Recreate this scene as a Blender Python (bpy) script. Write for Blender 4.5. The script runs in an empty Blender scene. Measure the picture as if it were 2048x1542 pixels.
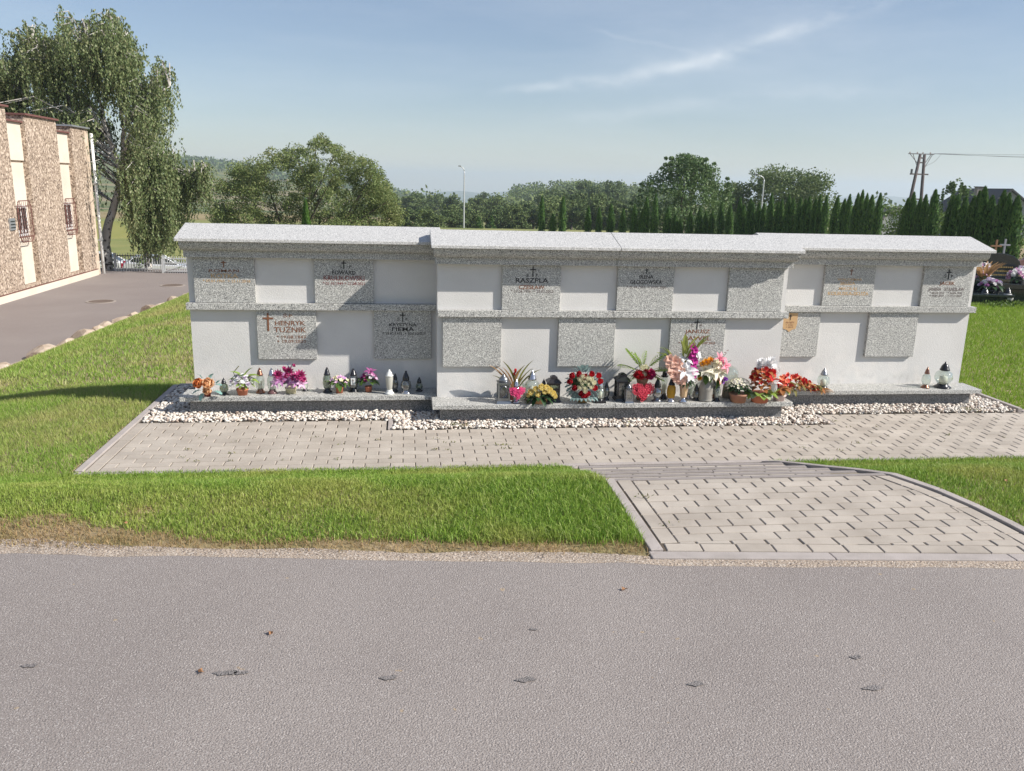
import bpy, bmesh, math, random
import numpy as np
from mathutils import Vector, Matrix
random.seed(7); RNG = np.random.default_rng(11)
SC = bpy.context.scene; COL = SC.collection
PI = math.pi; rad = math.radians

# ------------------------------------------------------------------ camera
cam_d = bpy.data.cameras.new('camera'); cam = bpy.data.objects.new('camera', cam_d); COL.objects.link(cam)
cam_d.sensor_width = 36; cam_d.lens = 28.9517; cam_d.clip_start = .05; cam_d.clip_end = 20000
CR = [[0.99198, -0.124031, 0.024339], [0.00595, 0.238168, 0.971206], [-0.126256, -0.963272, 0.236996]]
M = Matrix.Identity(4)
for i in range(3):
    for j in range(3): M[j][i] = CR[i][j]
M[2][3] = 2.224
cam.matrix_world = M
SC.camera = cam
# ------------------------------------------------------------------ light
SUN = Vector((2.35, -1.0, 1.88)).normalized()
EXPO = 0.46; SKY_STR = 0.072; SUN_STR = 5.0; HAZE = .00038
sd = bpy.data.lights.new('sun', 'SUN'); sd.energy = SUN_STR; sd.angle = rad(.53); sd.color = (1.0, .95, .87)
so = bpy.data.objects.new('sun', sd); COL.objects.link(so)
so.rotation_euler = (-SUN).to_track_quat('-Z', 'Y').to_euler()
W = bpy.data.worlds.new('World'); SC.world = W; W.use_nodes = True
nt = W.node_tree; nt.nodes.clear()
def N(t, typ, **k):
    n = t.nodes.new(typ)
    for a, b in k.items(): setattr(n, a, b)
    return n
out = N(nt, 'ShaderNodeOutputWorld'); bg = N(nt, 'ShaderNodeBackground'); sky = N(nt, 'ShaderNodeTexSky')
sky.sky_type = 'NISHITA'; sky.sun_disc = False
sky.sun_elevation = math.asin(SUN.z); sky.sun_rotation = math.atan2(SUN.x, SUN.y)
sky.air_density = 1.1; sky.dust_density = .15; sky.ozone_density = 3.0; sky.altitude = 250
bg.inputs[1].default_value = SKY_STR
# thin cirrus: streaks lying along great circles of the sky, broken up by noise
tc = N(nt, 'ShaderNodeTexCoord')
def vm(op, a, b=None):
    n = N(nt, 'ShaderNodeVectorMath', operation=op)
    for i, s in enumerate((a, b)):
        if s is None: continue
        if isinstance(s, (tuple, list, Vector)): n.inputs[i].default_value = tuple(s)
        else: nt.links.new(s, n.inputs[i])
    return n
def mm(op, a, b=None, c=None, clamp=False, t=None):
    t = t or nt
    n = N(t, 'ShaderNodeMath', operation=op, use_clamp=clamp)
    for i, s in enumerate((a, b, c)):
        if s is None: continue
        if isinstance(s, (int, float)): n.inputs[i].default_value = s
        else: t.links.new(s, n.inputs[i])
    return n.outputs[0]
nz = N(nt, 'ShaderNodeTexNoise'); nz.inputs['Scale'].default_value = 5; nz.inputs['Detail'].default_value = 5
nt.links.new(tc.outputs['Generated'], nz.inputs['Vector'])
nz2 = N(nt, 'ShaderNodeTexNoise'); nz2.inputs['Scale'].default_value = 2.2; nz2.inputs['Detail'].default_value = 7; nz2.inputs['Roughness'].default_value = .62
mp = N(nt, 'ShaderNodeMapping'); mp.inputs['Scale'].default_value = (1.0, 2.2, 7.0); mp.inputs['Rotation'].default_value = (0, rad(-14), 0)
nt.links.new(tc.outputs['Generated'], mp.inputs['Vector']); nt.links.new(mp.outputs[0], nz2.inputs['Vector'])
nz3 = N(nt, 'ShaderNodeTexNoise'); nz3.inputs['Scale'].default_value = 14; nz3.inputs['Detail'].default_value = 6; nz3.inputs['Roughness'].default_value = .6
mp3 = N(nt, 'ShaderNodeMapping'); mp3.inputs['Scale'].default_value = (1.0, 1.0, 2.6); mp3.inputs['Rotation'].default_value = (0, rad(-22), 0)
nt.links.new(tc.outputs['Generated'], mp3.inputs['Vector']); nt.links.new(mp3.outputs[0], nz3.inputs['Vector'])
def sdir(u, v):
    X = (u-1024)/1647.; Y = (v-771)/1647.
    d = Vector(CR[0])*X - Vector(CR[1])*Y - Vector(CR[2])
    return d.normalized()
def streak(a, b, w0, w1, amp, feather):
    A, B = sdir(*a), sdir(*b); n = A.cross(B).normalized(); along = (B-A); L = along.length; along.normalize()
    dn = vm('DOT_PRODUCT', tc.outputs['Generated'], n).outputs['Value']
    al = vm('DOT_PRODUCT', tc.outputs['Generated'], along).outputs['Value']
    al = mm('DIVIDE', mm('SUBTRACT', al, A.dot(along)), B.dot(along)-A.dot(along))      # 0..1 along the streak
    wob = mm('MULTIPLY', mm('SUBTRACT', nz.outputs[0], .5), .05)
    dn = mm('ADD', dn, wob)
    w = mm('ADD', mm('MULTIPLY', al, w1-w0), w0)
    q = mm('DIVIDE', dn, w); q = mm('EXPONENT', mm('MULTIPLY', mm('MULTIPLY', q, q), -1.0))
    e = mm('MULTIPLY', mm('DIVIDE', mm('ADD', al, feather), feather, clamp=True), mm('DIVIDE', mm('SUBTRACT', 1+feather, al), feather, clamp=True))
    tex = mm('SUBTRACT', mm('MULTIPLY', nz3.outputs[0], 2.6), .75, clamp=True)
    return mm('MULTIPLY', mm('MULTIPLY', mm('MULTIPLY', q, e), tex), amp)
s1 = streak((1040, 186), (1400, 128), .0045, .009, .38, .22)
s2 = streak((1440, 112), (1760, 2), .009, .006, .30, .14)
s3 = streak((1180, 228), (1700, 185), .007, .009, .16, .3)
s4 = streak((1210, 65), (1360, 98), .002, .002, .10, .3)
s5 = streak((1300, 110), (1700, 30), .04, .06, .09, .5)
veil = mm('MULTIPLY', mm('SUBTRACT', mm('MULTIPLY', nz2.outputs[0], 2.4), 1.0, clamp=True), .16)
tot = mm('ADD', mm('ADD', mm('ADD', mm('ADD', s1, s2), s3), mm('ADD', s4, s5)), mm('ADD', veil, .10), clamp=True)
mx = N(nt, 'ShaderNodeMixRGB'); nt.links.new(tot, mx.inputs[0]); tint = N(nt, 'ShaderNodeMixRGB', blend_type='MULTIPLY'); tint.inputs[0].default_value = 1; nt.links.new(sky.outputs[0], tint.inputs[1]); tint.inputs[2].default_value = (1.0, .985, 1.05, 1); nt.links.new(tint.outputs[0], mx.inputs[1]); mx.inputs[2].default_value = (9.5, 9.9, 10.3, 1)
nt.links.new(mx.outputs[0], bg.inputs[0]); nt.links.new(bg.outputs[0], out.inputs[0])
SC.view_settings.view_transform = 'Standard'; SC.view_settings.look = 'None'; SC.view_settings.exposure = EXPO; SC.view_settings.gamma = 1
SC.cycles.max_bounces = 8; SC.cycles.diffuse_bounces = 3; SC.cycles.glossy_bounces = 3; SC.cycles.transmission_bounces = 4
SC.cycles.transparent_max_bounces = 16; SC.cycles.volume_bounces = 1
SC.cycles.use_denoising = True
try: SC.cycles.denoiser = 'OPENIMAGEDENOISE'
except Exception: pass

# ------------------------------------------------------------------ materials
MATS = {}
def mat(name, base=(.5, .5, .5), rough=.8, var=None, vscale=5., detail=4., bump=0., bscale=60., metal=0., spec=.5, isl=0., objr=0., transl=0., speck=None, coat=0.):
    """principled surface: base colour, a second colour mixed in by noise, per-piece tone, fine relief"""
    if name in MATS: return MATS[name]
    m = bpy.data.materials.new(name); m.use_nodes = True; t = m.node_tree; t.nodes.clear()
    o = N(t, 'ShaderNodeOutputMaterial'); p = N(t, 'ShaderNodeBsdfPrincipled')
    p.inputs['Roughness'].default_value = rough; p.inputs['Metallic'].default_value = metal
    p.inputs['Specular IOR Level'].default_value = spec; p.inputs['Coat Weight'].default_value = coat
    g = N(t, 'ShaderNodeNewGeometry')
    c = N(t, 'ShaderNodeRGB'); c.outputs[0].default_value = (*base, 1); cur = c.outputs[0]
    def mix(fac, a, b, typ='MIX'):
        n = N(t, 'ShaderNodeMixRGB', blend_type=typ)
        for i, s in enumerate((fac, a, b)):
            if isinstance(s, (int, float)): n.inputs[i].default_value = s
            elif isinstance(s, (tuple, list)): n.inputs[i].default_value = (*s, 1)
            else: t.links.new(s, n.inputs[i])
        return n.outputs[0]
    def noise(sc, det=4., ro=.55):
        n = N(t, 'ShaderNodeTexNoise'); n.inputs['Scale'].default_value = sc; n.inputs['Detail'].default_value = det; n.inputs['Roughness'].default_value = ro
        t.links.new(g.outputs['Position'], n.inputs['Vector']); return n.outputs[0]
    if var:
        f = mm('SUBTRACT', mm('MULTIPLY', noise(vscale, detail), 2.6, t=t), .8, clamp=True, t=t)
        cur = mix(f, cur, var)
    if speck:
        for (sc, thr, colr) in speck:
            f = mm('GREATER_THAN', noise(sc, 1.5, .5), thr, t=t)
            cur = mix(f, cur, colr)
    if isl:
        f = mm('ADD', mm('MULTIPLY', g.outputs['Random Per Island'], 2*isl, t=t), 1-isl, t=t)
        cur = mix(1.0, cur, cmb(t, f), 'MULTIPLY')
    if objr:
        oi = N(t, 'ShaderNodeObjectInfo')
        f = mm('ADD', mm('MULTIPLY', oi.outputs['Random'], 2*objr, t=t), 1-objr, t=t)
        cur = mix(1.0, cur, cmb(t, f), 'MULTIPLY')
    t.links.new(cur, p.inputs['Base Color'])
    if bump:
        b = N(t, 'ShaderNodeBump'); b.inputs['Strength'].default_value = bump; b.inputs['Distance'].default_value = .01
        t.links.new(noise(bscale, 5.), b.inputs['Height']); t.links.new(b.outputs[0], p.inputs['Normal'])
    if transl:
        tr = N(t, 'ShaderNodeBsdfTranslucent'); t.links.new(cur, tr.inputs[0]); ms = N(t, 'ShaderNodeMixShader'); ms.inputs[0].default_value = transl
        t.links.new(p.outputs[0], ms.inputs[1]); t.links.new(tr.outputs[0], ms.inputs[2]); t.links.new(ms.outputs[0], o.inputs[0])
    else: t.links.new(p.outputs[0], o.inputs[0])
    MATS[name] = m; return m
def cmb(t, f):
    n = N(t, 'ShaderNodeCombineColor')
    for i in range(3): t.links.new(f, n.inputs[i])
    return n.outputs[0]
def leafmat(name, cols, rough=.6, transl=.3, patch=None, spec=.3):
    """foliage: each leaf takes its tone from its own island, broad patches from world noise"""
    if name in MATS: return MATS[name]
    m = bpy.data.materials.new(name); m.use_nodes = True; t = m.node_tree; t.nodes.clear()
    o = N(t, 'ShaderNodeOutputMaterial'); p = N(t, 'ShaderNodeBsdfPrincipled'); g = N(t, 'ShaderNodeNewGeometry')
    p.inputs['Roughness'].default_value = rough; p.inputs['Specular IOR Level'].default_value = spec
    r = N(t, 'ShaderNodeValToRGB'); t.links.new(g.outputs['Random Per Island'], r.inputs[0])
    e = r.color_ramp.elements
    for i, c in enumerate(cols):
        q = i/(len(cols)-1) if len(cols) > 1 else 0
        if i == 0: e[0].position = 0; e[0].color = (*c, 1)
        elif i == len(cols)-1: e[-1].position = 1; e[-1].color = (*c, 1)
        else:
            k = e.new(q); k.color = (*c, 1)
    cur = r.outputs[0]
    if patch:
        n = N(t, 'ShaderNodeTexNoise'); n.inputs['Scale'].default_value = patch[1]; n.inputs['Detail'].default_value = 4
        t.links.new(g.outputs['Position'], n.inputs['Vector'])
        f = mm('MULTIPLY', mm('SUBTRACT', mm('MULTIPLY', n.outputs[0], 3.2, t=t), patch[2], clamp=True, t=t), patch[3], t=t)
        x = N(t, 'ShaderNodeMixRGB'); t.links.new(f, x.inputs[0]); t.links.new(cur, x.inputs[1]); x.inputs[2].default_value = (*patch[0], 1); cur = x.outputs[0]
    t.links.new(cur, p.inputs['Base Color'])
    tr = N(t, 'ShaderNodeBsdfTranslucent'); t.links.new(cur, tr.inputs[0]); ms = N(t, 'ShaderNodeMixShader'); ms.inputs[0].default_value = transl
    t.links.new(p.outputs[0], ms.inputs[1]); t.links.new(tr.outputs[0], ms.inputs[2]); t.links.new(ms.outputs[0], o.inputs[0])
    MATS[name] = m; return m
def glassmat(name, tint=(.9, .95, .92), refl=.16, rough=.03):
    if name in MATS: return MATS[name]
    m = bpy.data.materials.new(name); m.use_nodes = True; t = m.node_tree; t.nodes.clear()
    o = N(t, 'ShaderNodeOutputMaterial'); tr = N(t, 'ShaderNodeBsdfTransparent'); tr.inputs[0].default_value = (*tint, 1)
    gl = N(t, 'ShaderNodeBsdfGlossy'); gl.inputs['Roughness'].default_value = rough
    df = N(t, 'ShaderNodeBsdfDiffuse'); df.inputs[0].default_value = (.55, .6, .55, 1)
    lw = N(t, 'ShaderNodeLayerWeight'); lw.inputs[0].default_value = .35
    m1 = N(t, 'ShaderNodeMixShader'); m1.inputs[0].default_value = .10
    t.links.new(tr.outputs[0], m1.inputs[1]); t.links.new(df.outputs[0], m1.inputs[2])
    m2 = N(t, 'ShaderNodeMixShader'); f = mm('ADD', mm('MULTIPLY', lw.outputs['Facing'], .55, t=t), refl*.5, t=t)
    t.links.new(f, m2.inputs[0]); t.links.new(m1.outputs[0], m2.inputs[1]); t.links.new(gl.outputs[0], m2.inputs[2]); t.links.new(m2.outputs[0], o.inputs[0])
    MATS[name] = m; return m

granite = mat('granite', (.45, .445, .42), .55, speck=[(135, .56, (.10, .10, .10)), (100, .57, (.68, .67, .63)), (240, .60, (.12, .12, .12))], var=(.52, .51, .48), vscale=60)
granite_polish = mat('granite_top', (.46, .45, .435), .45, speck=[(130, .59, (.17, .17, .17)), (100, .56, (.66, .645, .62))], var=(.54, .53, .51), vscale=60)
granite_dark = mat('granite_plinth', (.20, .20, .20), .6, speck=[(150, .56, (.04, .04, .045)), (120, .58, (.42, .41, .40))])
plaster = mat('plaster', (.665, .65, .63), .9, var=(.60, .585, .565), vscale=2.2, detail=9, bump=.35, bscale=120)
# faint pale pinkish blotches and rain splash low on the plaster
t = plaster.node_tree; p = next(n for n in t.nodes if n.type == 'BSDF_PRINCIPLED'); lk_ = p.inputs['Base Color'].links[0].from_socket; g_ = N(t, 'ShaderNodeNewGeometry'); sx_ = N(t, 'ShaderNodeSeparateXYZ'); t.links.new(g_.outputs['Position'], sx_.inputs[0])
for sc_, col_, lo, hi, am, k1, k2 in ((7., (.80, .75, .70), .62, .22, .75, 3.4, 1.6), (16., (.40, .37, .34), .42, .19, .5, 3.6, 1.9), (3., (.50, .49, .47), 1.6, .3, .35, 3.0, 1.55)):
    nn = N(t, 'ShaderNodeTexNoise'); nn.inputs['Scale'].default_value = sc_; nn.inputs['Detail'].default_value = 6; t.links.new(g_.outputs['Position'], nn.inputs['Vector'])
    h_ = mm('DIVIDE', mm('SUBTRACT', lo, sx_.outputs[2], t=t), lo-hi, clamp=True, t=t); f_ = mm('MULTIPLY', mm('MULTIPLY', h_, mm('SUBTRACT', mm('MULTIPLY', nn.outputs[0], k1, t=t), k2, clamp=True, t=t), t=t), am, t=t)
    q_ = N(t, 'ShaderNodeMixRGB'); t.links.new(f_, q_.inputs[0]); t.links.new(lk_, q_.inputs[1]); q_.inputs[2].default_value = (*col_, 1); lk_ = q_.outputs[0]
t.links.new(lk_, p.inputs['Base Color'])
# ------------------------------------------------------------------ mesh helpers
class MB:
    def __init__(s): s.v = []; s.f = []
    def box(s, x0, x1, y0, y1, z0, z1, mtx=None, taper=0.):
        b = len(s.v)
        P = [(x0, y0, z0), (x1, y0, z0), (x1, y1, z0), (x0, y1, z0), (x0+taper, y0+taper, z1), (x1-taper, y0+taper, z1), (x1-taper, y1-taper, z1), (x0+taper, y1-taper, z1)]
        if mtx: P = [tuple(mtx @ Vector(p)) for p in P]
        s.v += P; s.f += [tuple(b+i for i in q) for q in ((0, 3, 2, 1), (4, 5, 6, 7), (0, 1, 5, 4), (1, 2, 6, 5), (2, 3, 7, 6), (3, 0, 4, 7))]; return s
    def lathe(s, prof, n=20, c=(0, 0, 0), sy=1.0, closed=True, start=0.):
        b = len(s.v)
        for r, z in prof:
            for k in range(n):
                a = start+2*PI*k/n; s.v.append((c[0]+r*math.cos(a), c[1]+r*sy*math.sin(a), c[2]+z))
        for i in range(len(prof)-1):
            for k in range(n):
                s.f.append((b+i*n+k, b+i*n+(k+1) % n, b+(i+1)*n+(k+1) % n, b+(i+1)*n+k))
        if closed:
            s.f.append(tuple(b+k for k in range(n))[::-1]); s.f.append(tuple(b+(len(prof)-1)*n+k for k in range(n)))
        return s
    def tube(s, pts, rads, n=6):
        b = len(s.v); pts = [Vector(p) for p in pts]
        if not hasattr(rads, '__len__'): rads = [rads]*len(pts)
        up = Vector((0, 0, 1))
        for i, p in enumerate(pts):
            d = (pts[min(i+1, len(pts)-1)]-pts[max(i-1, 0)])
            if d.length < 1e-9: d = Vector((0, 0, 1))
            d.normalize(); a = d.cross(up)
            if a.length < .05: a = d.cross(Vector((1, 0, 0)))
            a.normalize(); c = d.cross(a)
            for k in range(n):
                t = 2*PI*k/n; s.v.append(tuple(p+(a*math.cos(t)+c*math.sin(t))*rads[i]))
        for i in range(len(pts)-1):
            for k in range(n): s.f.append((b+i*n+k, b+i*n+(k+1) % n, b+(i+1)*n+(k+1) % n, b+(i+1)*n+k))
        s.f.append(tuple(b+k for k in range(n))[::-1]); s.f.append(tuple(b+(len(pts)-1)*n+k for k in range(n)))
        return s
    def prism(s, poly, z0, z1, ins=0.):
        """poly: 2-D outline; optional chamfered top"""
        b = len(s.v); n = len(poly)
        cx = sum(p[0] for p in poly)/n; cy = sum(p[1] for p in poly)/n
        def shr(p, d):
            l = math.hypot(p[0]-cx, p[1]-cy); k = max(0, 1-d*1.3/max(l, 1e-6)); return (cx+(p[0]-cx)*k, cy+(p[1]-cy)*k)
        s.v += [(p[0], p[1], z0) for p in poly]
        if ins:
            s.v += [(p[0], p[1], z1-ins) for p in poly]; s.v += [(*shr(p, ins), z1) for p in poly]; L = 3
        else: s.v += [(p[0], p[1], z1) for p in poly]; L = 2
        for j in range(L-1):
            for k in range(n): s.f.append((b+j*n+k, b+j*n+(k+1) % n, b+(j+1)*n+(k+1) % n, b+(j+1)*n+k))
        s.f.append(tuple(b+(L-1)*n+k for k in range(n))); s.f.append(tuple(b+k for k in range(n))[::-1]); return s
    def extr(s, poly, y0, y1):
        """x-z outline extruded along y"""
        b = len(s.v); n = len(poly)
        s.v += [(p[0], y0, p[1]) for p in poly]+[(p[0], y1, p[1]) for p in poly]
        for k in range(n): s.f.append((b+k, b+(k+1) % n, b+n+(k+1) % n, b+n+k))
        s.f.append(tuple(b+k for k in range(n))[::-1]); s.f.append(tuple(b+n+k for k in range(n))); return s
    def extx(s, poly, x0, x1):
        b = len(s.v); n = len(poly)
        s.v += [(x0, p[0], p[1]) for p in poly]+[(x1, p[0], p[1]) for p in poly]
        for k in range(n): s.f.append((b+k, b+(k+1) % n, b+n+(k+1) % n, b+n+k))
        s.f.append(tuple(b+k for k in range(n))[::-1]); s.f.append(tuple(b+n+k for k in range(n))); return s
    def mesh(s, name, smooth=False):
        me = bpy.data.meshes.new(name); me.from_pydata(s.v, [], s.f)
        if smooth: me.shade_smooth()
        bm = bmesh.new(); bm.from_mesh(me); bmesh.ops.recalc_face_normals(bm, faces=bm.faces); bm.to_mesh(me); bm.free()
        return me
    def obj(s, name, m, parent=None, smooth=False, loc=None, bevel=0.):
        me = s.mesh(name, smooth); o = bpy.data.objects.new(name, me); me.materials.append(m); COL.objects.link(o)
        if loc: o.location = loc
        if parent: o.parent = parent
        if bevel:
            bv = o.modifiers.new('bevel', 'BEVEL'); bv.width = bevel; bv.segments = 2; bv.limit_method = 'ANGLE'
        return o
def tag(o, label=None, cat=None, group=None, kind=None):
    for k, v in (('label', label), ('category', cat), ('group', group), ('kind', kind)):
        if v: o[k] = v
    return o
def empty(name, loc=(0, 0, 0), rz=0., label=None, cat=None, group=None, kind=None):
    o = bpy.data.objects.new(name, None); COL.objects.link(o); o.location = loc; o.rotation_euler = (0, 0, rz)
    return tag(o, label, cat, group, kind)
def inst(name, me, parent=None, loc=(0, 0, 0), rot=(0, 0, 0), sc=(1, 1, 1)):
    o = bpy.data.objects.new(name, me); COL.objects.link(o); o.location = loc; o.rotation_euler = rot; o.scale = sc
    if parent: o.parent = parent
    return o
def npmesh(name, V, F4=None, F3=None, m=None, smooth=False):
    me = bpy.data.meshes.new(name); V = np.asarray(V, np.float32).reshape(-1, 3)
    n4 = 0 if F4 is None else len(F4); n3 = 0 if F3 is None else len(F3)
    me.vertices.add(len(V)); me.vertices.foreach_set('co', V.ravel())
    idx = []; 
    if n4: idx.append(np.asarray(F4, np.int32).ravel())
    if n3: idx.append(np.asarray(F3, np.int32).ravel())
    idx = np.concatenate(idx); me.loops.add(len(idx)); me.loops.foreach_set('vertex_index', idx)
    st = np.concatenate([np.arange(n4)*4, n4*4+np.arange(n3)*3]).astype(np.int32)
    me.polygons.add(n4+n3); me.polygons.foreach_set('loop_start', st)
    if smooth: me.polygons.foreach_set('use_smooth', np.ones(n4+n3, bool))
    me.update(calc_edges=True)
    if m: me.materials.append(m)
    return me
def nobj(name, me, parent=None):
    o = bpy.data.objects.new(name, me); COL.objects.link(o)
    if parent: o.parent = parent
    return o
def cards(P, size, asp=.6, updir=None, rng=RNG):
    """leaf-sized rhombic faces at points P; returns V, F4"""
    n = len(P); a = rng.normal(size=(n, 3)); a /= np.linalg.norm(a, axis=1, keepdims=True)
    if updir is not None: a = a*.45+np.asarray(updir); a /= np.linalg.norm(a, axis=1, keepdims=True)
    b = rng.normal(size=(n, 3)); b -= (b*a).sum(1, keepdims=True)*a; b /= np.linalg.norm(b, axis=1, keepdims=True)
    s = (np.asarray(size)*(.7+.6*rng.random(n)))[:, None]*.5
    V = np.stack([P-a*s, P-b*s*asp+a*s*.1, P+a*s, P+b*s*asp+a*s*.1], 1).reshape(-1, 3)
    return V, np.arange(4*n).reshape(n, 4)
def hash2(x, y, s=0):
    v = np.sin(np.asarray(x)*127.1+np.asarray(y)*311.7+s*74.7)*43758.5453; return v-np.floor(v)
def vnoise(x, y, s=0):
    x = np.asarray(x, float); y = np.asarray(y, float); xi = np.floor(x); yi = np.floor(y); fx = x-xi; fy = y-yi
    fx = fx*fx*(3-2*fx); fy = fy*fy*(3-2*fy)
    a = hash2(xi, yi, s); b = hash2(xi+1, yi, s); c = hash2(xi, yi+1, s); d = hash2(xi+1, yi+1, s)
    return (a*(1-fx)+b*fx)*(1-fy)+(c*(1-fx)+d*fx)*fy
def fbm(x, y, o=4, s=0):
    t = 0; a = .5
    for k in range(o): t = t+a*vnoise(x*2**k, y*2**k, s+k); a *= .5
    return t
def sstep(a, b, x): t = np.clip((x-a)/(b-a), 0, 1); return t*t*(3-2*t)

# ------------------------------------------------------------------ the ground
ZR = .28                                   # road level
def yroad(x): return np.interp(np.asarray(x, float), [-40, 1.16, 1.35, 3.4, 40], [8.27, 3.95, 3.90, 3.72, .50])
def xrock(y): return -7.2+(np.asarray(y, float)-15.4)*.083
def gz(x, y):
    x = np.asarray(x, float); y = np.asarray(y, float)
    z = (ZR+.005)*(1-sstep(5.0, 6.3, y))-.012*(y > 6.2)
    t = np.clip((-2.6-x)/(-2.6-xrock(y)), 0, 1.0)
    z = z-1.33*t**2.1*sstep(5.5, 9.5, y)-.11*sstep(9.12, 9.5, y)*sstep(-1.0, -2.2, x)*(1-t)
    z = z-1.25*sstep(33.6, 36., y)*sstep(-2, -7, x)
    z = z-1.3*sstep(33, 60, y)*sstep(-8, 0, x)
    z = z-3.2*sstep(60, 150, y)-6.*sstep(150, 300, y)-12*sstep(300, 650, y)-75*sstep(700, 3000, y)
    return z
def gzs(x, y): return float(gz(x, y))
xs = np.unique(np.concatenate([np.linspace(-3500, -400, 16), np.linspace(-400, -60, 20), np.linspace(-60, -12, 28), np.linspace(-12, 8, 110), np.linspace(8, 30, 40), np.linspace(30, 120, 30), np.linspace(120, 600, 24), np.linspace(600, 4200, 18)]))
ys = np.unique(np.concatenate([np.linspace(-60, 3.4, 10), np.linspace(3.4, 10, 70), np.linspace(10, 40, 100), np.linspace(40, 120, 40), np.linspace(120, 700, 40), np.linspace(700, 7000, 30)]))
X, Y = np.meshgrid(xs, ys); Z = gz(X, Y)
# dig under the paved and gravelled areas so nothing pokes through
pit = (X > -2.48) & (X < 9.4) & (Y > 6.36) & (Y < 7.9) | (X > -2.48) & (X < 6.45) & (Y > 6.4) & (Y < 9.05) | (X > 1.42) & (X < 2.95) & (Y > 4.95) & (Y < 6.5)
Z = np.where(pit, Z-.12, Z); Z = np.where(Y < yroad(X)+.02, Z-.06, Z)
V = np.stack([X, Y, Z], -1).reshape(-1, 3); ny, nx = X.shape
ii = np.arange(ny*nx).reshape(ny, nx); F = np.stack([ii[:-1, :-1], ii[:-1, 1:], ii[1:, 1:], ii[1:, :-1]], -1).reshape(-1, 4)
soil = mat('turf_soil', (.19, .17, .07), .95, var=(.38, .28, .18), vscale=2.6, detail=8, bump=.6, bscale=30)
def fieldmat(name, cols, scale):
    m = bpy.data.materials.new(name); m.use_nodes = True; t = m.node_tree; t.nodes.clear(); MATS[name] = m
    o = N(t, 'ShaderNodeOutputMaterial'); p = N(t, 'ShaderNodeBsdfPrincipled'); p.inputs['Roughness'].default_value = .95; p.inputs['Specular IOR Level'].default_value = .1
    g = N(t, 'ShaderNodeNewGeometry'); mpn = N(t, 'ShaderNodeMapping'); mpn.inputs['Scale'].default_value = scale; mpn.inputs['Rotation'].default_value = (0, 0, rad(12))
    t.links.new(g.outputs['Position'], mpn.inputs['Vector'])
    v = N(t, 'ShaderNodeTexVoronoi', distance='CHEBYCHEV'); v.inputs['Scale'].default_value = 1; t.links.new(mpn.outputs[0], v.inputs['Vector'])
    sp = N(t, 'ShaderNodeSeparateColor'); t.links.new(v.outputs['Color'], sp.inputs[0])
    r = N(t, 'ShaderNodeValToRGB'); r.color_ramp.interpolation = 'CONSTANT'; t.links.new(sp.outputs[0], r.inputs[0])
    e = r.color_ramp.elements; e[0].color = (*cols[0], 1); e[1].position = 1/len(cols); e[1].color = (*cols[1], 1)
    for i, c in enumerate(cols[2:]): k = e.new((i+2)/len(cols)); k.color = (*c, 1)
    n = N(t, 'ShaderNodeTexNoise'); n.inputs['Scale'].default_value = .05; n.inputs['Detail'].default_value = 8; t.links.new(g.outputs['Position'], n.inputs['Vector'])
    x = N(t, 'ShaderNodeMixRGB', blend_type='MULTIPLY'); x.inputs[0].default_value = .7; t.links.new(r.outputs[0], x.inputs[1])
    t.links.new(cmb(t, mm('ADD', n.outputs[0], .45, t=t)), x.inputs[2]); t.links.new(x.outputs[0], p.inputs['Base Color']); t.links.new(p.outputs[0], o.inputs[0])
    return m
fields = fieldmat('field_patches', [(.20, .19, .07), (.30, .24, .13), (.13, .16, .05), (.24, .21, .09), (.34, .25, .16)], (.004, .012, 1))
meadow = mat('meadow', (.16, .19, .045), .95, var=(.27, .25, .08), vscale=.25, detail=8)
me = npmesh('ground', V, F, m=soil, smooth=True)
me.materials.append(meadow); me.materials.append(fields)
cy = (ys[:-1]+ys[1:])/2; mi = np.repeat(np.where(cy > 130, 2, np.where(cy > 34.5, 1, 0)), nx-1).astype(np.int32)
me.polygons.foreach_set('material_index', mi)
tag(nobj('ground', me), kind='structure')

# road: one asphalt sheet with a worn sandy edge
asphalt = mat('asphalt', (.325, .285, .262), .9, var=(.265, .23, .212), vscale=.8, detail=9, bump=.9, bscale=130,
              speck=[(200, .61, (.16, .14, .13)), (170, .62, (.45, .41, .385)), (80, .69, (.23, .20, .19)), (14, .75, (.37, .29, .21))])
bxs = np.linspace(-40, 40, 641); near = yroad(bxs)+.02*(fbm(bxs*4, bxs*0, 4, 3)-.45)*2
V = np.concatenate([np.stack([bxs, near, np.full_like(bxs, ZR+.004)], 1), np.stack([bxs, bxs*0+2.0, np.full_like(bxs, ZR+.004)], 1), np.stack([bxs, bxs*0-30, np.full_like(bxs, ZR-.1)], 1)])
k = np.arange(640); F = np.concatenate([np.stack([k, k+641, k+642, k+1], 1), np.stack([k+641, k+1282, k+1283, k+642], 1)])[:, ::-1]
tag(nobj('road', npmesh('road', V, F, m=asphalt)), kind='structure')
sand = mat('sandy_verge', (.42, .335, .26), .95, var=(.32, .255, .20), vscale=9, detail=8, bump=1., bscale=70, speck=[(110, .58, (.56, .49, .42)), (130, .59, (.13, .105, .09))])
wv = .03+.11*fbm(bxs*1.7, bxs*0+3, 3, 9)+.12*sstep(-1.0, -2.3, bxs)*fbm(bxs*2, bxs*0, 3, 5)
wv = np.where(bxs > 1.25, .05, wv)
V = np.concatenate([np.stack([bxs, near-.02-.04*fbm(bxs*5, bxs*0+7, 3, 12), np.full_like(bxs, ZR+.0046)], 1), np.stack([bxs, near+wv, np.full_like(bxs, ZR+.0125)], 1)])
F = np.stack([k, k+1, k+642, k+641], 1)
tag(nobj('sand_strip', npmesh('sand_strip', V, F, m=sand)), kind='structure')
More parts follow.
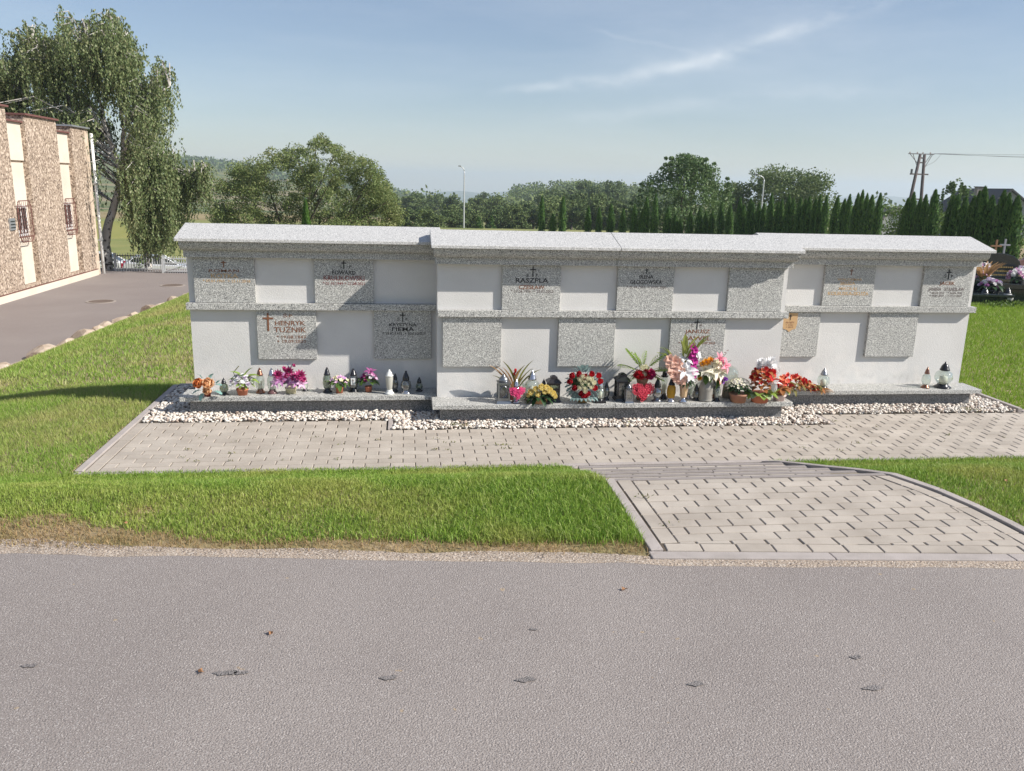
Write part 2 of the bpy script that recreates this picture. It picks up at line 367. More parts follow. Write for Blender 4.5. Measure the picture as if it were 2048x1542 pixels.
# damp spots and small grit on the road
spot = mat('damp_asphalt', (.20, .18, .17), .8, var=(.26, .23, .22), vscale=30, bump=.9, bscale=150, speck=[(210, .60, (.05, .05, .05)), (170, .63, (.3, .29, .28))])
sp = MB()
for (x, y, a, b) in [(-1.52, 3.18, .030, .010), (-.73, 3.06, .048, .013), (-.67, 3.055, .03, .009), (-.08, 2.97, .035, .012), (.47, 2.91, .042, .013), (1.15, 2.82, .035, .012), (1.86, 2.73, .045, .012), (1.91, 2.95, .025, .012), (.56, 3.29, .02, .007)]:
    sp.v += [(x+a*math.cos(t)*(1+.2*math.sin(3*t+x*9)), y+b*1.3*math.sin(t)*(1+.3*math.cos(4*t+y*7)), ZR+.008) for t in [2*PI*q/14 for q in range(14)]]; n = len(sp.v); sp.f.append(tuple(range(n-14, n)))
tag(sp.obj('road_stain', spot), kind='structure')

# yard asphalt to the left, at the lower level
yard = mat('yard_asphalt', (.215, .18, .17), .9, var=(.25, .215, .20), vscale=.6, detail=8, bump=.5, bscale=60, speck=[(90, .66, (.30, .27, .24))])
yy = np.linspace(7, 34.0, 80); e = xrock(yy)+.12*(fbm(yy*1.5, yy*0, 3, 2)-.4)
V = np.concatenate([np.stack([e, yy, gz(e-.3, yy)*0-1.325+.0*yy], 1), np.stack([e*0-30, yy, yy*0-1.325], 1)]); k = np.arange(79)
# widens towards the gate behind the monument
V[:80, 0] = np.where(yy > 25, np.interp(yy, [25, 30, 34], [-6.4, -4.5, -3]), V[:80, 0])
V[:80, 2] = -1.318; V[80:, 2] = -1.318
tag(nobj('yard', npmesh('yard', V, np.stack([k, k+1, k+81, k+80], 1)[:, ::-1], m=yard)), kind='structure')
pale = mat('worn_gravel', (.44, .36, .30), .95, var=(.32, .26, .22), vscale=4, bump=.6, bscale=60)
V = np.concatenate([np.stack([e-.25-.35*fbm(yy*.9, yy*0, 3, 8), yy, yy*0-1.312], 1), np.stack([e+.25, yy, yy*0-1.30], 1)])[[*range(60), *range(80, 140)]]
k = np.arange(59); tag(nobj('gravel_edge', npmesh('gravel_edge', V, np.stack([k, k+60, k+61, k+1], 1), m=pale)), kind='structure')
iron = mat('cast_iron', (.10, .075, .065), .7, var=(.18, .13, .10), vscale=20, bump=.5, bscale=80)
for i, (x, y, lb) in enumerate([(-8.68, 24.74, 'round iron manhole cover in the yard nearer the stone edging'), (-7.73, 28.62, 'round iron manhole cover in the yard nearer the metal fence')]):
    h = empty('manhole_cover', (x, y, -1.318), 0, lb, 'manhole cover', 'manhole covers in the yard')
    MB().lathe([(.40, 0), (.40, .012), (.33, .014), (.33, .004)], 28, closed=False).obj('frame', pale if i > 5 else mat('concrete_ring', (.30, .26, .23), .9), h)
    MB().lathe([(.32, 0), (.32, .012), (.30, .016), (.10, .016), (.09, .010)], 28).obj('lid', iron, h)
# irregular rocks along the yard edge
rockm = mat('edging_rock', (.60, .50, .40), .95, var=(.34, .25, .18), vscale=5, detail=8, bump=1., bscale=18)
def rock(seed, sx, sy, sz):
    r = random.Random(seed); bm = bmesh.new(); bmesh.ops.create_icosphere(bm, subdivisions=2, radius=1)
    pl = [(Vector((r.uniform(-1, 1), r.uniform(-1, 1), r.uniform(-.6, 1))).normalized(), r.uniform(.55, .85)) for _ in range(9)]
    for v in bm.verts:
        for n_, d_ in pl:
            q = v.co.dot(n_)
            if q > d_: v.co -= n_*(q-d_)
        v.co.x *= sx; v.co.y *= sy; v.co.z *= sz
    me = bpy.data.meshes.new('rock'); bm.to_mesh(me); bm.free(); me.materials.append(rockm); return me
ORD = 'first second third fourth fifth sixth seventh eighth ninth tenth eleventh twelfth thirteenth fourteenth fifteenth sixteenth seventeenth eighteenth nineteenth twentieth twenty-first twenty-second twenty-third twenty-fourth twenty-fifth twenty-sixth twenty-seventh twenty-eighth twenty-ninth thirtieth thirty-first thirty-second thirty-third'.split()
RK = [(15.1, .42), (16.7, .40), (17.6, .30), (18.4, .42), (19.1, .30), (19.6, .34), (20.4, .33), (21.1, .30), (22.2, .36), (23.0, .28), (23.9, .36), (24.9, .30), (25.8, .34), (27.2, .4), (28.6, .35)]
for i, (y, s) in enumerate(RK):
    o = nobj('edging_rock', rock(i, s*.72, s*1.05, s*.55)); x = float(xrock(y)) if y < 25 else float(np.interp(y, [25, 30], [-6.4, -4.5]))
    o.location = (x+.10, y, -1.20); o.rotation_euler = (0, 0, i*1.3)
    lb = ['large pale rock nearest the road end of the yard edging', 'long pale rock, second along the yard edging', 'low rock sunk in turf, third along the yard edging'][i] if i < 3 else '%s rock from the road end of the edging between lawn and yard' % ORD[i]
    tag(o, lb, 'rock', 'rocks edging the lawn beside the yard')

# ------------------------------------------------------------------ paving
paverm = mat('concrete_paver', (.485, .43, .37), .9, var=(.37, .32, .27), vscale=3.5, detail=6, bump=.35, bscale=220, objr=.07, speck=[(260, .64, (.40, .35, .30))])
paverm2 = mat('concrete_paver_far', (.485, .43, .37), .9, var=(.37, .32, .27), vscale=3.5, detail=6, bump=.35, bscale=220, isl=.10, speck=[(260, .64, (.40, .35, .30))])
kerbm = mat('concrete_kerb', (.45, .40, .375), .9, var=(.35, .31, .285), vscale=6, detail=8, bump=.5, bscale=160)
bedm = mat('joint_sand', (.115, .09, .07), .98, var=(.07, .055, .035), vscale=8)
PL, PW, GAP = .2025, .1012, .0030
def clip(poly, a, b, c):
    """keep a*x+b*y<=c"""
    o = []
    for i in range(len(poly)):
        p, q = poly[i], poly[(i+1) % len(poly)]; dp = a*p[0]+b*p[1]-c; dq = a*q[0]+b*q[1]-c
        if dp <= 0: o.append(p)
        if dp*dq < 0: t = dp/(dp-dq); o.append((p[0]+(q[0]-p[0])*t, p[1]+(q[1]-p[1])*t))
    return o
def area(p): return abs(sum(p[i][0]*p[(i+1) % len(p)][1]-p[(i+1) % len(p)][0]*p[i][1] for i in range(len(p))))/2
full_me = MB().prism([(-PL/2+.0026, -PW/2+.0050), (PL/2-.0026, -PW/2+.0050), (PL/2-.0026, PW/2-.0050), (-PL/2+.0026, PW/2-.0050)], -.06, 0, ins=.004).mesh('paver'); full_me.materials.append(paverm)
def jit(): return random.uniform(-.0013, .0013)
class Paving:
    """collects pieces; the nearest 300 become objects, the rest one part"""
    def __init__(s, root, z): s.root = root; s.z = z; s.items = []
    def piece(s, poly, fullbox=None, z=None):
        if len(poly) < 3 or area(poly) < .0010: return
        cx = sum(p[0] for p in poly)/len(poly); cy_ = sum(p[1] for p in poly)/len(poly)
        s.items.append((cx*cx*.35+cy_*cy_, poly, fullbox, s.z if z is None else z))
    def build(s):
        s.items.sort(key=lambda q: q[0]); rest = MB()
        for i, (d, poly, fb, z) in enumerate(s.items):
            zz = z+jit()
            if i < 300:
                if fb: o = inst('paver', full_me, s.root, (fb[0], fb[1], zz), (jit()*2, jit()*4, fb[2]+jit()*4))
                else:
                    n = len(poly); cx = sum(p[0] for p in poly)/n; cy_ = sum(p[1] for p in poly)/n
                    q = [(cx+(p[0]-cx)*(1-GAP*1.6/max(.02, math.hypot(p[0]-cx, p[1]-cy_))), cy_+(p[1]-cy_)*(1-GAP*1.6/max(.02, math.hypot(p[0]-cx, p[1]-cy_)))) for p in poly]
                    MB().prism(q, zz-.06, zz, ins=.004).obj('paver', paverm, s.root)
            else:
                n = len(poly); cx = sum(p[0] for p in poly)/n; cy_ = sum(p[1] for p in poly)/n
                q = [(cx+(p[0]-cx)*(1-GAP*1.6/max(.02, math.hypot(p[0]-cx, p[1]-cy_))), cy_+(p[1]-cy_)*(1-GAP*1.6/max(.02, math.hypot(p[0]-cx, p[1]-cy_)))) for p in poly]
                rest.prism(q, zz-.06, zz, ins=.004)
        if rest.v: o = rest.obj('paver', paverm2, s.root); o['kind'] = 'stuff'
def rect(x0, x1, y0, y1): return [(x0, y0), (x1, y0), (x1, y1), (x0, y1)]
# the long path
path = empty('path', (0, 0, 0), kind='structure')
pv = Paving(path, 0.0)
XL0, XSB, YF = -2.53, -2.47, 6.335
for r in range(15):
    y0 = YF+r*PW; y1 = y0+PW; off = (r % 2)*PL/2
    for c in range(-1, 62):
        x0 = XSB+PW+c*PL-off; x1 = x0+PL
        if x0 > 9.4: break
        full = True; poly = rect(x0, x1, y0, y1)
        lim = 7.31
        cut = [(-1, 0, -(XSB+PW))]
        if y1 > 7.36:
            if x0 < -.16: cut += [(1, 0, -.19), (0, 1, 7.67)]
            else: cut += [(-1, 0, -4.20), (0, 1, 7.70)]
        for a, b, q in cut:
            n0 = area(poly); poly = clip(poly, a, b, q)
            if not poly: break
            if area(poly) < n0-1e-6: full = False
        if not poly: continue
        if full: pv.piece(poly, ((x0+x1)/2, (y0+y1)/2, 0))
        else: pv.piece(poly)
for q in range(7):                                       # border course laid lengthways by the left kerb
    y0 = YF+q*PL; pv.piece(rect(XSB, XSB+PW, y0, min(y0+PL, 7.67)), ((XSB+PW/2), y0+PL/2, PI/2) if y0+PL < 7.68 else None)
pv.build()
b = MB(); b.box(XL0+.01, 9.6, 6.31, 7.33, -.08, -.0055); b.box(XL0+.01, -.17, 7.33, 7.68, -.08, -.0056); b.box(4.17, 9.6, 7.33, 7.72, -.08, -.0056); b.obj('joint_sand', bedm, path)
# low flat kerbs
kb = empty('kerb', (0, 0, 0), kind='structure')
def kerb_run(x0, x1, y0, y1, z0, z1, step=1.0, axis='y'):
    a, bb = (y0, y1) if axis == 'y' else (x0, x1); n = max(1, round((bb-a)/step))
    for i in range(n):
        p, q = a+(bb-a)*i/n+.002, a+(bb-a)*(i+1)/n-.002; dz = jit()
        m_ = MB().box(x0, x1, p, q, z0, z1+dz) if axis == 'y' else MB().box(p, q, y0, y1, z0, z1+dz)
        m_.obj('kerb_stone', kerbm, kb, bevel=.004)
kerb_run(XL0-.005, XSB-.005, 6.34, 9.14, -.12, .012)
kerb_run(XSB, -2.12, 9.08, 9.14, -.12, .022, axis='x'); kerb_run(-2.12, 6.5, 9.08, 9.14, -.12, .02, axis='x')
kerb_run(XL0, 9.5, 6.28, 6.332, -.12, .004, axis='x')
kerb_run(-.18, -.135, 7.35, 7.70, -.12, .014)
kerb_run(4.145, 4.19, 7.35, 7.70, -.12, .006)
kerb_run(6.47, 6.52, 7.74, 9.14, -.12, .035)
kerb_run(6.52, 9.5, 7.74, 7.79, -.12, .01, axis='x')

# the forecourt pad, level with the road
pad = empty('forecourt', (0, 0, 0), kind='structure'); ZP = .300
pp = Paving(pad, ZP)
RB = [(3.60, 3.70), (3.585, 4.2), (3.555, 4.5), (3.49, 4.8), (3.36, 5.10)]      # inner line of the right-hand kerb
def yfront(x): return 4.02-.088*(x-1.34)                                        # back line of the front kerb
def xin(y, d=0): return float(np.interp(y, [p[1] for p in RB], [p[0] for p in RB]))-d
def cutright(poly, d):
    for i in range(len(RB)-1):
        (x0, y0), (x1, y1) = RB[i], RB[i+1]; nx_, ny_ = (y1-y0), -(x1-x0); l = math.hypot(nx_, ny_); nx_ /= l; ny_ /= l
        yc = sum(p[1] for p in poly)/len(poly)
        if y0 <= yc <= y1 or (i == 0 and yc < y0) or (i == len(RB)-2 and yc > y1):
            return clip(poly, nx_, ny_, nx_*x0+ny_*y0-d)
    return poly
ct, stt = math.cos(-.0878), math.sin(-.0878)
for i in range(11):                                      # front course follows the slanting front kerb
    c0 = i*PL+.004; P = []
    for (a, bb) in ((c0, 0), (c0+PL, 0), (c0+PL, PW), (c0, PW)): P.append((1.40+a*ct-bb*stt, yfront(1.40)+a*stt+bb*ct))
    cxy = (1.40+(c0+PL/2)*ct-PW/2*stt, yfront(1.40)+(c0+PL/2)*stt+PW/2*ct, -.0878)
    full = P[1][0] < 3.5; P2 = P if full else clip(P, 1, 0, 3.58)
    pp.piece(P2, cxy if full else None)
fa, fb_, fc = -stt, -ct, -( -stt*-0+0)
def cutfront(poly):                                      # above the front course
    nx_, ny_ = .0878, 1.0; l = math.hypot(nx_, ny_); x0, y0 = 1.40, yfront(1.40)+PW+.002
    return clip(poly, -nx_/l, -ny_/l, (-nx_*x0-ny_*y0)/l)
for q in range(-1, 6):                                   # left border course
    y0 = 4.12+q*PL; poly = cutfront(rect(1.40, 1.40+PW, y0, min(y0+PL, 5.11))); pp.piece(poly, (1.40+PW/2, y0+PL/2, PI/2) if 4.14 < y0 and y0+PL < 5.11 else None)
for r in range(-2, 10):
    y0 = 4.125+r*PW; y1 = min(y0+PW, 5.105)
    if y1-y0 < .03: continue
    for c in range(-1, 12):
        x0 = 1.40+PW+c*PL-(r % 2)*PL/2; x1 = x0+PL; poly = rect(x0, x1, y0, y1); a0 = area(poly)
        poly = clip(poly, -1, 0, -(1.40+PW))
        if poly: poly = cutfront(poly)
        if poly: poly = cutright(poly, PW+.004)
        if not poly: continue
        pp.piece(poly, ((x0+x1)/2, (y0+y1)/2, 0) if area(poly) > a0-1e-6 and y1-y0 > PW-.001 else None)
for q in range(7):                                       # right border course
    y0 = 3.90+q*PL; y1 = min(y0+PL, 5.11)
    poly = [(xin(y0, PW), y0), (xin(y0, .002), y0), (xin(y1, .002), y1), (xin(y1, PW), y1)]
    poly = cutfront(poly); 
    if poly: pp.piece(poly)
pp.build()
MB().prism([(1.39, 3.98), (3.62, 3.79), (3.59, 4.2), (3.56, 4.5), (3.49, 4.8), (3.35, 5.12), (1.39, 5.12)], ZP-.2, ZP-.0055).obj('joint_sand', bedm, pad)
for i in range(3):                                       # front kerb
    x0 = 1.30+i*1.0; x1 = x0+.995
    P = [(x0, yfront(x0)-.085), (x1, yfront(x1)-.085), (x1, yfront(x1)-.003), (x0, yfront(x0)-.003)]
    MB().prism(P, ZP-.15, ZP+jit()).obj('kerb_stone', kerbm, pad, bevel=.005)
for i in range(2):                                       # left kerb
    MB().box(1.315+.01*i, 1.388, 4.03+i*.56, 4.03+(i+1)*.56-.004, ZP-.15, ZP+.004+jit()).obj('kerb_stone', kerbm, pad, bevel=.005)
def ribbon(pts, w, zt, zb, root):
    for i in range(len(pts)-1):
        (x0, y0), (x1, y1) = pts[i], pts[i+1]; m_ = MB(); b0 = 0
        dx, dy = x1-x0, y1-y0; l = math.hypot(dx, dy); nx_, ny_ = dy/l*w, -dx/l*w; z0, z1 = zt[i], zt[i+1]; g = .002
        P = [(x0, y0), (x0+nx_, y0+ny_), (x1+nx_, y1+ny_), (x1, y1)]
        m_.v = [(P[0][0], P[0][1], z0-zb), (P[1][0], P[1][1], z0-zb), (P[2][0], P[2][1], z1-zb), (P[3][0], P[3][1], z1-zb), (P[0][0], P[0][1], z0), (P[1][0], P[1][1], z0), (P[2][0], P[2][1], z1), (P[3][0], P[3][1], z1)]
        m_.f = [(0, 3, 2, 1), (4, 5, 6, 7), (0, 1, 5, 4), (1, 2, 6, 5), (2, 3, 7, 6), (3, 0, 4, 7)]
        m_.obj('kerb_stone', kerbm, root, bevel=.004)
RK2 = [(3.612, 3.75), (3.60, 4.2), (3.57, 4.5), (3.505, 4.8), (3.375, 5.10), (3.26, 5.38), (3.165, 5.62), (3.09, 5.86), (3.01, 6.1), (2.955, 6.27)]
ribbon(RK2, .06, [ZP+.010]*5+[.25, .19, .13, .07, .012], .25, pad)
# five shallow steps going down from the forecourt to the path
steps = empty('steps', (0, 0, 0), kind='structure')
stepm = mat('step_edging', (.31, .275, .26), .9, var=(.25, .22, .205), vscale=7, bump=.5, bscale=160)
NO = [(5.16, .300), (5.376, .245), (5.593, .190), (5.81, .135), (6.046, .080)]
sp_ = Paving(steps, 0)
def xr_(y): return float(np.interp(y, [p[1] for p in RK2], [p[0] for p in RK2]))
for i, (y, z) in enumerate(NO):
    a = 1.36 if i == 0 else 1.33; e_ = xr_(y)
    n = 2
    for k in range(n):
        x0 = a+(e_-a)*k/n+.002; x1 = a+(e_-a)*(k+1)/n-.002
        MB().box(x0, x1, y-.040, y, z-.2, z).obj('kerb_stone', stepm, steps, bevel=.004)
    if i < 4:
        yn, zn = NO[i+1]; y0, y1 = y+.002, yn-.042
        off = (i % 2)*PL/2
        for c in range(-1, 11):
            x0 = a+c*PL+off; x1 = x0+PL; poly = clip(clip(rect(x0, x1, y0, y1), -1, 0, -a), 1, 0, xr_(y1))
            if poly: sp_.piece(poly, None, zn-.004)
        MB().box(a, e_, y, yn-.041, zn-.2, zn-.014).obj('joint_sand', bedm, steps)
sp_.build()
MB().box(1.33, 3.0, 6.05, 6.275, -.1, -.006).obj('joint_sand', bedm, steps)
for c in range(8): MB().prism(rect(1.34+c*PL+.003, 1.34+(c+1)*PL-.003, 6.052, 6.16), -.06, -.002, ins=.004).obj('paver', paverm, steps); MB().prism(rect(1.30+c*PL+.003, 1.30+(c+1)*PL-.003, 6.165, 6.275), -.06, -.002, ins=.004).obj('paver', paverm, steps)
tag(MB().box(1.335, 1.365, 5.13, 6.28, -.1, .0).obj('sand_edge', kerbm), kind='structure')

# ------------------------------------------------------------------ white marble gravel
gm = bpy.data.materials.new('marble_gravel'); gm.use_nodes = True; t = gm.node_tree; p = t.nodes['Principled BSDF']; p.inputs['Roughness'].default_value = .75
g = N(t, 'ShaderNodeNewGeometry'); r = N(t, 'ShaderNodeValToRGB'); e = r.color_ramp.elements
e[0].color = (.30, .25, .21, 1); e[1].color = (.76, .71, .64, 1); k = e.new(.15); k.color = (.50, .40, .33, 1); k = e.new(.4); k.color = (.64, .58, .51, 1); k = e.new(.03); k.color = (.22, .16, .13, 1)
t.links.new(g.outputs['Random Per Island'], r.inputs[0]); t.links.new(r.outputs[0], p.inputs['Base Color'])
bm = bmesh.new(); bmesh.ops.create_icosphere(bm, subdivisions=1, radius=1); IV = np.array([v.co[:] for v in bm.verts]); IF = np.array([[v.index for v in f.verts] for f in bm.faces]); bm.free()
def stones(regions, dens, smin, smax, zf, seed=3):
    rg = np.random.default_rng(seed); P = []
    for (x0, x1, y0, y1) in regions:
        n = int((x1-x0)*(y1-y0)*dens); P.append(np.stack([rg.uniform(x0, x1, n), rg.uniform(y0, y1, n)], 1))
    P = np.concatenate(P); n = len(P); base = IV[None]*(1+rg.normal(0, .2, (n, 12, 1)))
    sc = rg.uniform(smin, smax, (n, 1, 1))*np.stack([rg.uniform(.8, 1.4, n), rg.uniform(.7, 1.1, n), rg.uniform(.5, .8, n)], 1)[:, None, :]
    v = base*sc; a = rg.uniform(0, 2*PI, n); c, s_ = np.cos(a)[:, None], np.sin(a)[:, None]; b_ = rg.uniform(-.6, .6, n); cb, sb = np.cos(b_)[:, None], np.sin(b_)[:, None]
    y2 = v[..., 1]*cb-v[..., 2]*sb; z2 = v[..., 1]*sb+v[..., 2]*cb; x3 = v[..., 0]*c-y2*s_; y3 = v[..., 0]*s_+y2*c
    z = zf(P[:, 0], P[:, 1])+rg.uniform(-.012, .016, n)
    V = np.stack([x3+P[:, :1], y3+P[:, 1:2], z2+z[:, None]], -1).reshape(-1, 3)
    F = (IF[None]+np.arange(n)[:, None, None]*12).reshape(-1, 3); return V, F
GR = [(-2.45, -2.06, 7.69, 9.06), (-2.06, -.2, 7.69, 7.99), (-.2, .4, 7.66, 7.96), (-.125, 4.13, 7.355, 7.63), (-.11, .3, 7.6, 7.8), (3.78, 4.14, 7.6, 8.0), (4.1, 6.46, 7.73, 8.06), (6.1, 6.46, 8.0, 9.05)]
V, F = stones(GR, 2600, .009, .021, lambda x, y: .0+.016*sstep(0, 1, (y-7.2)*0+1)*fbm(x*4, y*4, 2, 1))
g = nobj('marble_gravel', npmesh('marble_gravel', V, None, F, m=gm)); tag(g, 'white and cream marble chippings filling the strip round the columbarium', 'gravel', kind='stuff')
b = MB(); b.box(XSB, 6.47, 7.74, 9.08, -.08, -.004); b.box(XSB, -.19, 7.685, 7.74, -.08, -.0041); b.box(-.13, 4.14, 7.345, 7.74, -.08, -.0042); tag(b.obj('gravel_bed', bedm), kind='structure')

# ------------------------------------------------------------------ lettering
TXT = []
def text(s, x, z, cap, w, m, parent, y):
    cu = bpy.data.curves.new('inscription', 'FONT'); cu.body = s; cu.align_x = 'CENTER'; cu.align_y = 'CENTER'; cu.size = cap/.70; cu.extrude = .0006; cu.offset = .0009 if cap > .03 else .0004
    cu.resolution_u = 2
    o = bpy.data.objects.new('inscription', cu); COL.objects.link(o); cu.materials.append(m); o.parent = parent; o.location = (x, y, z); o.rotation_euler = (PI/2, 0, 0); TXT.append((o, w)); return o
def cross(x, z0, z1, w, th, m, parent, y, arm=.3, name='cross'):
    b = MB(); b.box(x-th/2, x+th/2, y-.003, y, z0, z1); a = z1-(z1-z0)*arm; b.box(x-w/2, x-th/2, y-.003, y, a-th/2, a+th/2); b.box(x+th/2, x+w/2, y-.003, y, a-th/2, a+th/2); return b.obj(name, m, parent)
ink_dark = mat('dark_bronze', (.055, .035, .03), .5); ink_red = mat('dark_red_bronze', (.20, .055, .05), .5); ink_brown = mat('brown_bronze', (.20, .085, .045), .45)
ink_gold = mat('gold_paint', (.52, .34, .17), .5); ink_black = mat('black_bronze', (.02, .018, .02), .5); ink_grey = mat('grey_bronze', (.16, .13, .12), .6)

# ------------------------------------------------------------------ columbarium
PWD, ZT, ZB, ZL, ZC = .5657, 1.050, .494, 1.050, 1.487
def roofprof(y, oF, th=.03):
    zf, zr, dr = 1.672, 1.790, .216
    return [(y-oF, zf-th), (y-oF, zf), (y+dr, zr), (y+.335, 1.752), (y+.335, 1.70)]
def unit(name, x0, x1, y, bx0, bx1, rx0, rx1, rrx0, rrx1, joints, label, ledge_ext, depth=.30, inner=(0, 0)):
    c = empty(name, ((x0+x1)/2, y, 0), 0, label, 'columbarium', 'columbarium walls'); ox, oy = (x0+x1)/2, y
    def P(mb, n, m, bevel=0): mb.v = [(v[0]-ox, v[1]-oy, v[2]) for v in mb.v]; return mb.obj(n, m, c, bevel=bevel)
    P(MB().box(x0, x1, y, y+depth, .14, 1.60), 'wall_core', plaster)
    seg = [rx0]+joints+[rx1]
    for i in range(len(seg)-1):
        a = seg[i]+(.002 if i else 0); b_ = seg[i+1]-(.002 if i < len(seg)-2 else 0)
        P(MB().extx(roofprof(y, .228), a, b_), 'roof_slab', granite_polish, bevel=.004)
        # cove moulding below the eaves, then a flat course
        cov = [(y-.190, 1.641)]+[(y-.190+.07*(1-math.cos(t)), 1.641-.085*math.sin(t)) for t in [PI/2*q/6 for q in range(1, 7)]]+[(y+.02, 1.556), (y+.02, 1.641)]
        aa = seg[i]+(.03 if i == 0 else .002); bb = seg[i+1]-(.03 if i == len(seg)-2 else .002)
        P(MB().extx(cov, aa, bb), 'cornice_moulding', granite)
        P(MB().box(aa+(.012 if i == 0 else 0), bb-(.012 if i == len(seg)-2 else 0), y-.095, y+.02, ZC+.001, 1.555), 'cornice_band', granite, .002)
    seg = [x0-ledge_ext[0]]+joints+[x1+ledge_ext[1]]
    for i in range(len(seg)-1):
        P(MB().box(seg[i]+(.0015 if i else 0), seg[i+1]-(.0015 if i < len(seg)-2 else 0), y-.068, y+.02, ZL-.065, ZL-.001), 'ledge', granite, .003)
    seg = [bx0]+joints+[bx1]
    for i in range(len(seg)-1):
        P(MB().box(seg[i]+(.0015 if i else 0), seg[i+1]-(.0015 if i < len(seg)-2 else 0), y-.319, y+.001, .140, .185), 'shelf_slab', granite_polish if False else granite, .004)
        P(MB().box(seg[i]+((.002 if inner[0] else .075) if i == 0 else .001), seg[i+1]-((.002 if inner[1] else .075) if i == len(seg)-2 else .001), y-.245, y+depth+.05, -.05, .139), 'plinth', granite_dark)
    return c, ox, oy
def plaque(c, ox, oy, x, y, z0, z1, label=None):
    o = MB().box(x-ox, x+PWD-ox, -.036, .01, z0, z1).obj('niche_plaque', granite, c, bevel=.002)
    if label: o['label'] = label
    return o
def inscribe(pl, xc, lines, yf=-.0365):
    for (s, dx, z, cap, w, m) in lines: text(s, xc+dx, z, cap, w, m, pl, yf)
# left wall
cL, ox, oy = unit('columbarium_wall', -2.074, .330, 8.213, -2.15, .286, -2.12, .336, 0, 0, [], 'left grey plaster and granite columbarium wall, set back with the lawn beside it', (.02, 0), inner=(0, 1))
L = [plaque(cL, ox, oy, -2.0125, 8.213, ZT+.002, ZC-.001, 'granite plaque with faded gold lettering'), plaque(cL, ox, oy, -2.0125+1.126, 8.213, ZT+.002, ZC-.001), plaque(cL, ox, oy, -2.0125+.563, 8.213, ZB, ZL-.067, 'granite plaque with a long brown cross'), plaque(cL, ox, oy, -2.0125+1.689, 8.213, ZB, ZL-.067)]
c0 = -2.0125+PWD/2-ox
inscribe(L[0], c0, [('ROMAN', 0, 1.356, .028, .28, ink_brown), ('KOTKA', 0, 1.307, .042, .25, ink_gold), ('* 07.01.1951  + 23.11.2018', .02, 1.258, .024, .44, ink_gold)]); cross(c0, 1.39, 1.455, .045, .010, ink_brown, L[0], -.036)
c1 = c0+1.126
inscribe(L[1], c1, [('S.    P.', .02, 1.405, .026, .12, ink_black), ('EDWARD', 0, 1.350, .038, .225, ink_black), ('KRULIKOWSKI', 0, 1.297, .046, .39, ink_red), ('* 01.10.1949 + 21.08.2021', 0, 1.245, .026, .40, ink_red)]); cross(c1, 1.385, 1.470, .05, .010, ink_black, L[1], -.036)
c2 = c0+.563
inscribe(L[2], c2, [('Ś.P.', .02, .925, .030, .10, ink_brown), ('HENRYK', .03, .852, .042, .29, ink_brown), ('TUŹNIK', .03, .785, .050, .31, ink_brown), ('* 19.08.1943', .04, .715, .030, .28, ink_brown), ('+ 19.09.2020', .04, .672, .030, .28, ink_brown)]); cross(c2-.175, .775, .955, .10, .017, ink_brown, L[2], -.036)
c3 = c0+1.689
inscribe(L[3], c3, [('Ś.    P.', 0, .895, .028, .11, ink_black), ('KRYSTYNA', 0, .840, .032, .27, ink_black), ('FIEMA', 0, .795, .038, .22, ink_black), ('* 28.02.1952  + 02.01.2021', .01, .752, .024, .41, ink_black)]); cross(c3, .872, .968, .056, .010, ink_black, L[3], -.036)
# centre wall
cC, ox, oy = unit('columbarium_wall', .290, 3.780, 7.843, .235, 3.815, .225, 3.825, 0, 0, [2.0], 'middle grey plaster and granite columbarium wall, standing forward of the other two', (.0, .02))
x0 = .9048
Cp = [plaque(cC, ox, oy, x0, 7.843, ZT+.002, ZC-.001), plaque(cC, ox, oy, x0+1.126, 7.843, ZT+.002, ZC-.001), plaque(cC, ox, oy, x0+2.252, 7.843, ZT+.002, ZC-.001, 'blank granite plaque'),
      plaque(cC, ox, oy, x0-.563, 7.843, ZB, ZL-.067, 'blank granite plaque'), plaque(cC, ox, oy, x0+.563, 7.843, ZB, ZL-.067, 'blank granite plaque'), plaque(cC, ox, oy, x0+1.689, 7.843, ZB, ZL-.067)]
c0 = x0+PWD/2-ox
inscribe(Cp[0], c0, [('S.    P.', .01, 1.385, .028, .12, ink_black), ('RASZPLA', 0, 1.335, .045, .315, ink_black), ('CZESŁAW', 0, 1.270, .036, .25, ink_brown), ('* 10.06.1936  + 23.01.2022', .01, 1.232, .026, .41, ink_grey)]); cross(c0+.01, 1.372, 1.470, .055, .011, ink_black, Cp[0], -.036)
c1 = c0+1.126
inscribe(Cp[1], c1, [('S    P', .0, 1.418, .022, .08, ink_black), ('IRENA', 0, 1.382, .034, .14, ink_black), ('GŁOGOWSKA', 0, 1.330, .042, .32, ink_black), ('* 21.04.1951  + 10.01.2020', .01, 1.282, .024, .40, ink_grey)]); cross(c1, 1.412, 1.465, .035, .008, ink_black, Cp[1], -.036)
c5 = c0+1.689
inscribe(Cp[5], c5, [('Ś    P', -.02, .902, .030, .12, ink_grey), ('JANUSZ', .0, .845, .036, .26, ink_brown), ('PAWEL', .0, .775, .042, .28, ink_brown), ('* 12.03.1962  + 05.07.2023', .0, .728, .022, .38, ink_brown)]); cross(c5-.01, .868, .972, .06, .009, ink_black, Cp[5], -.036)
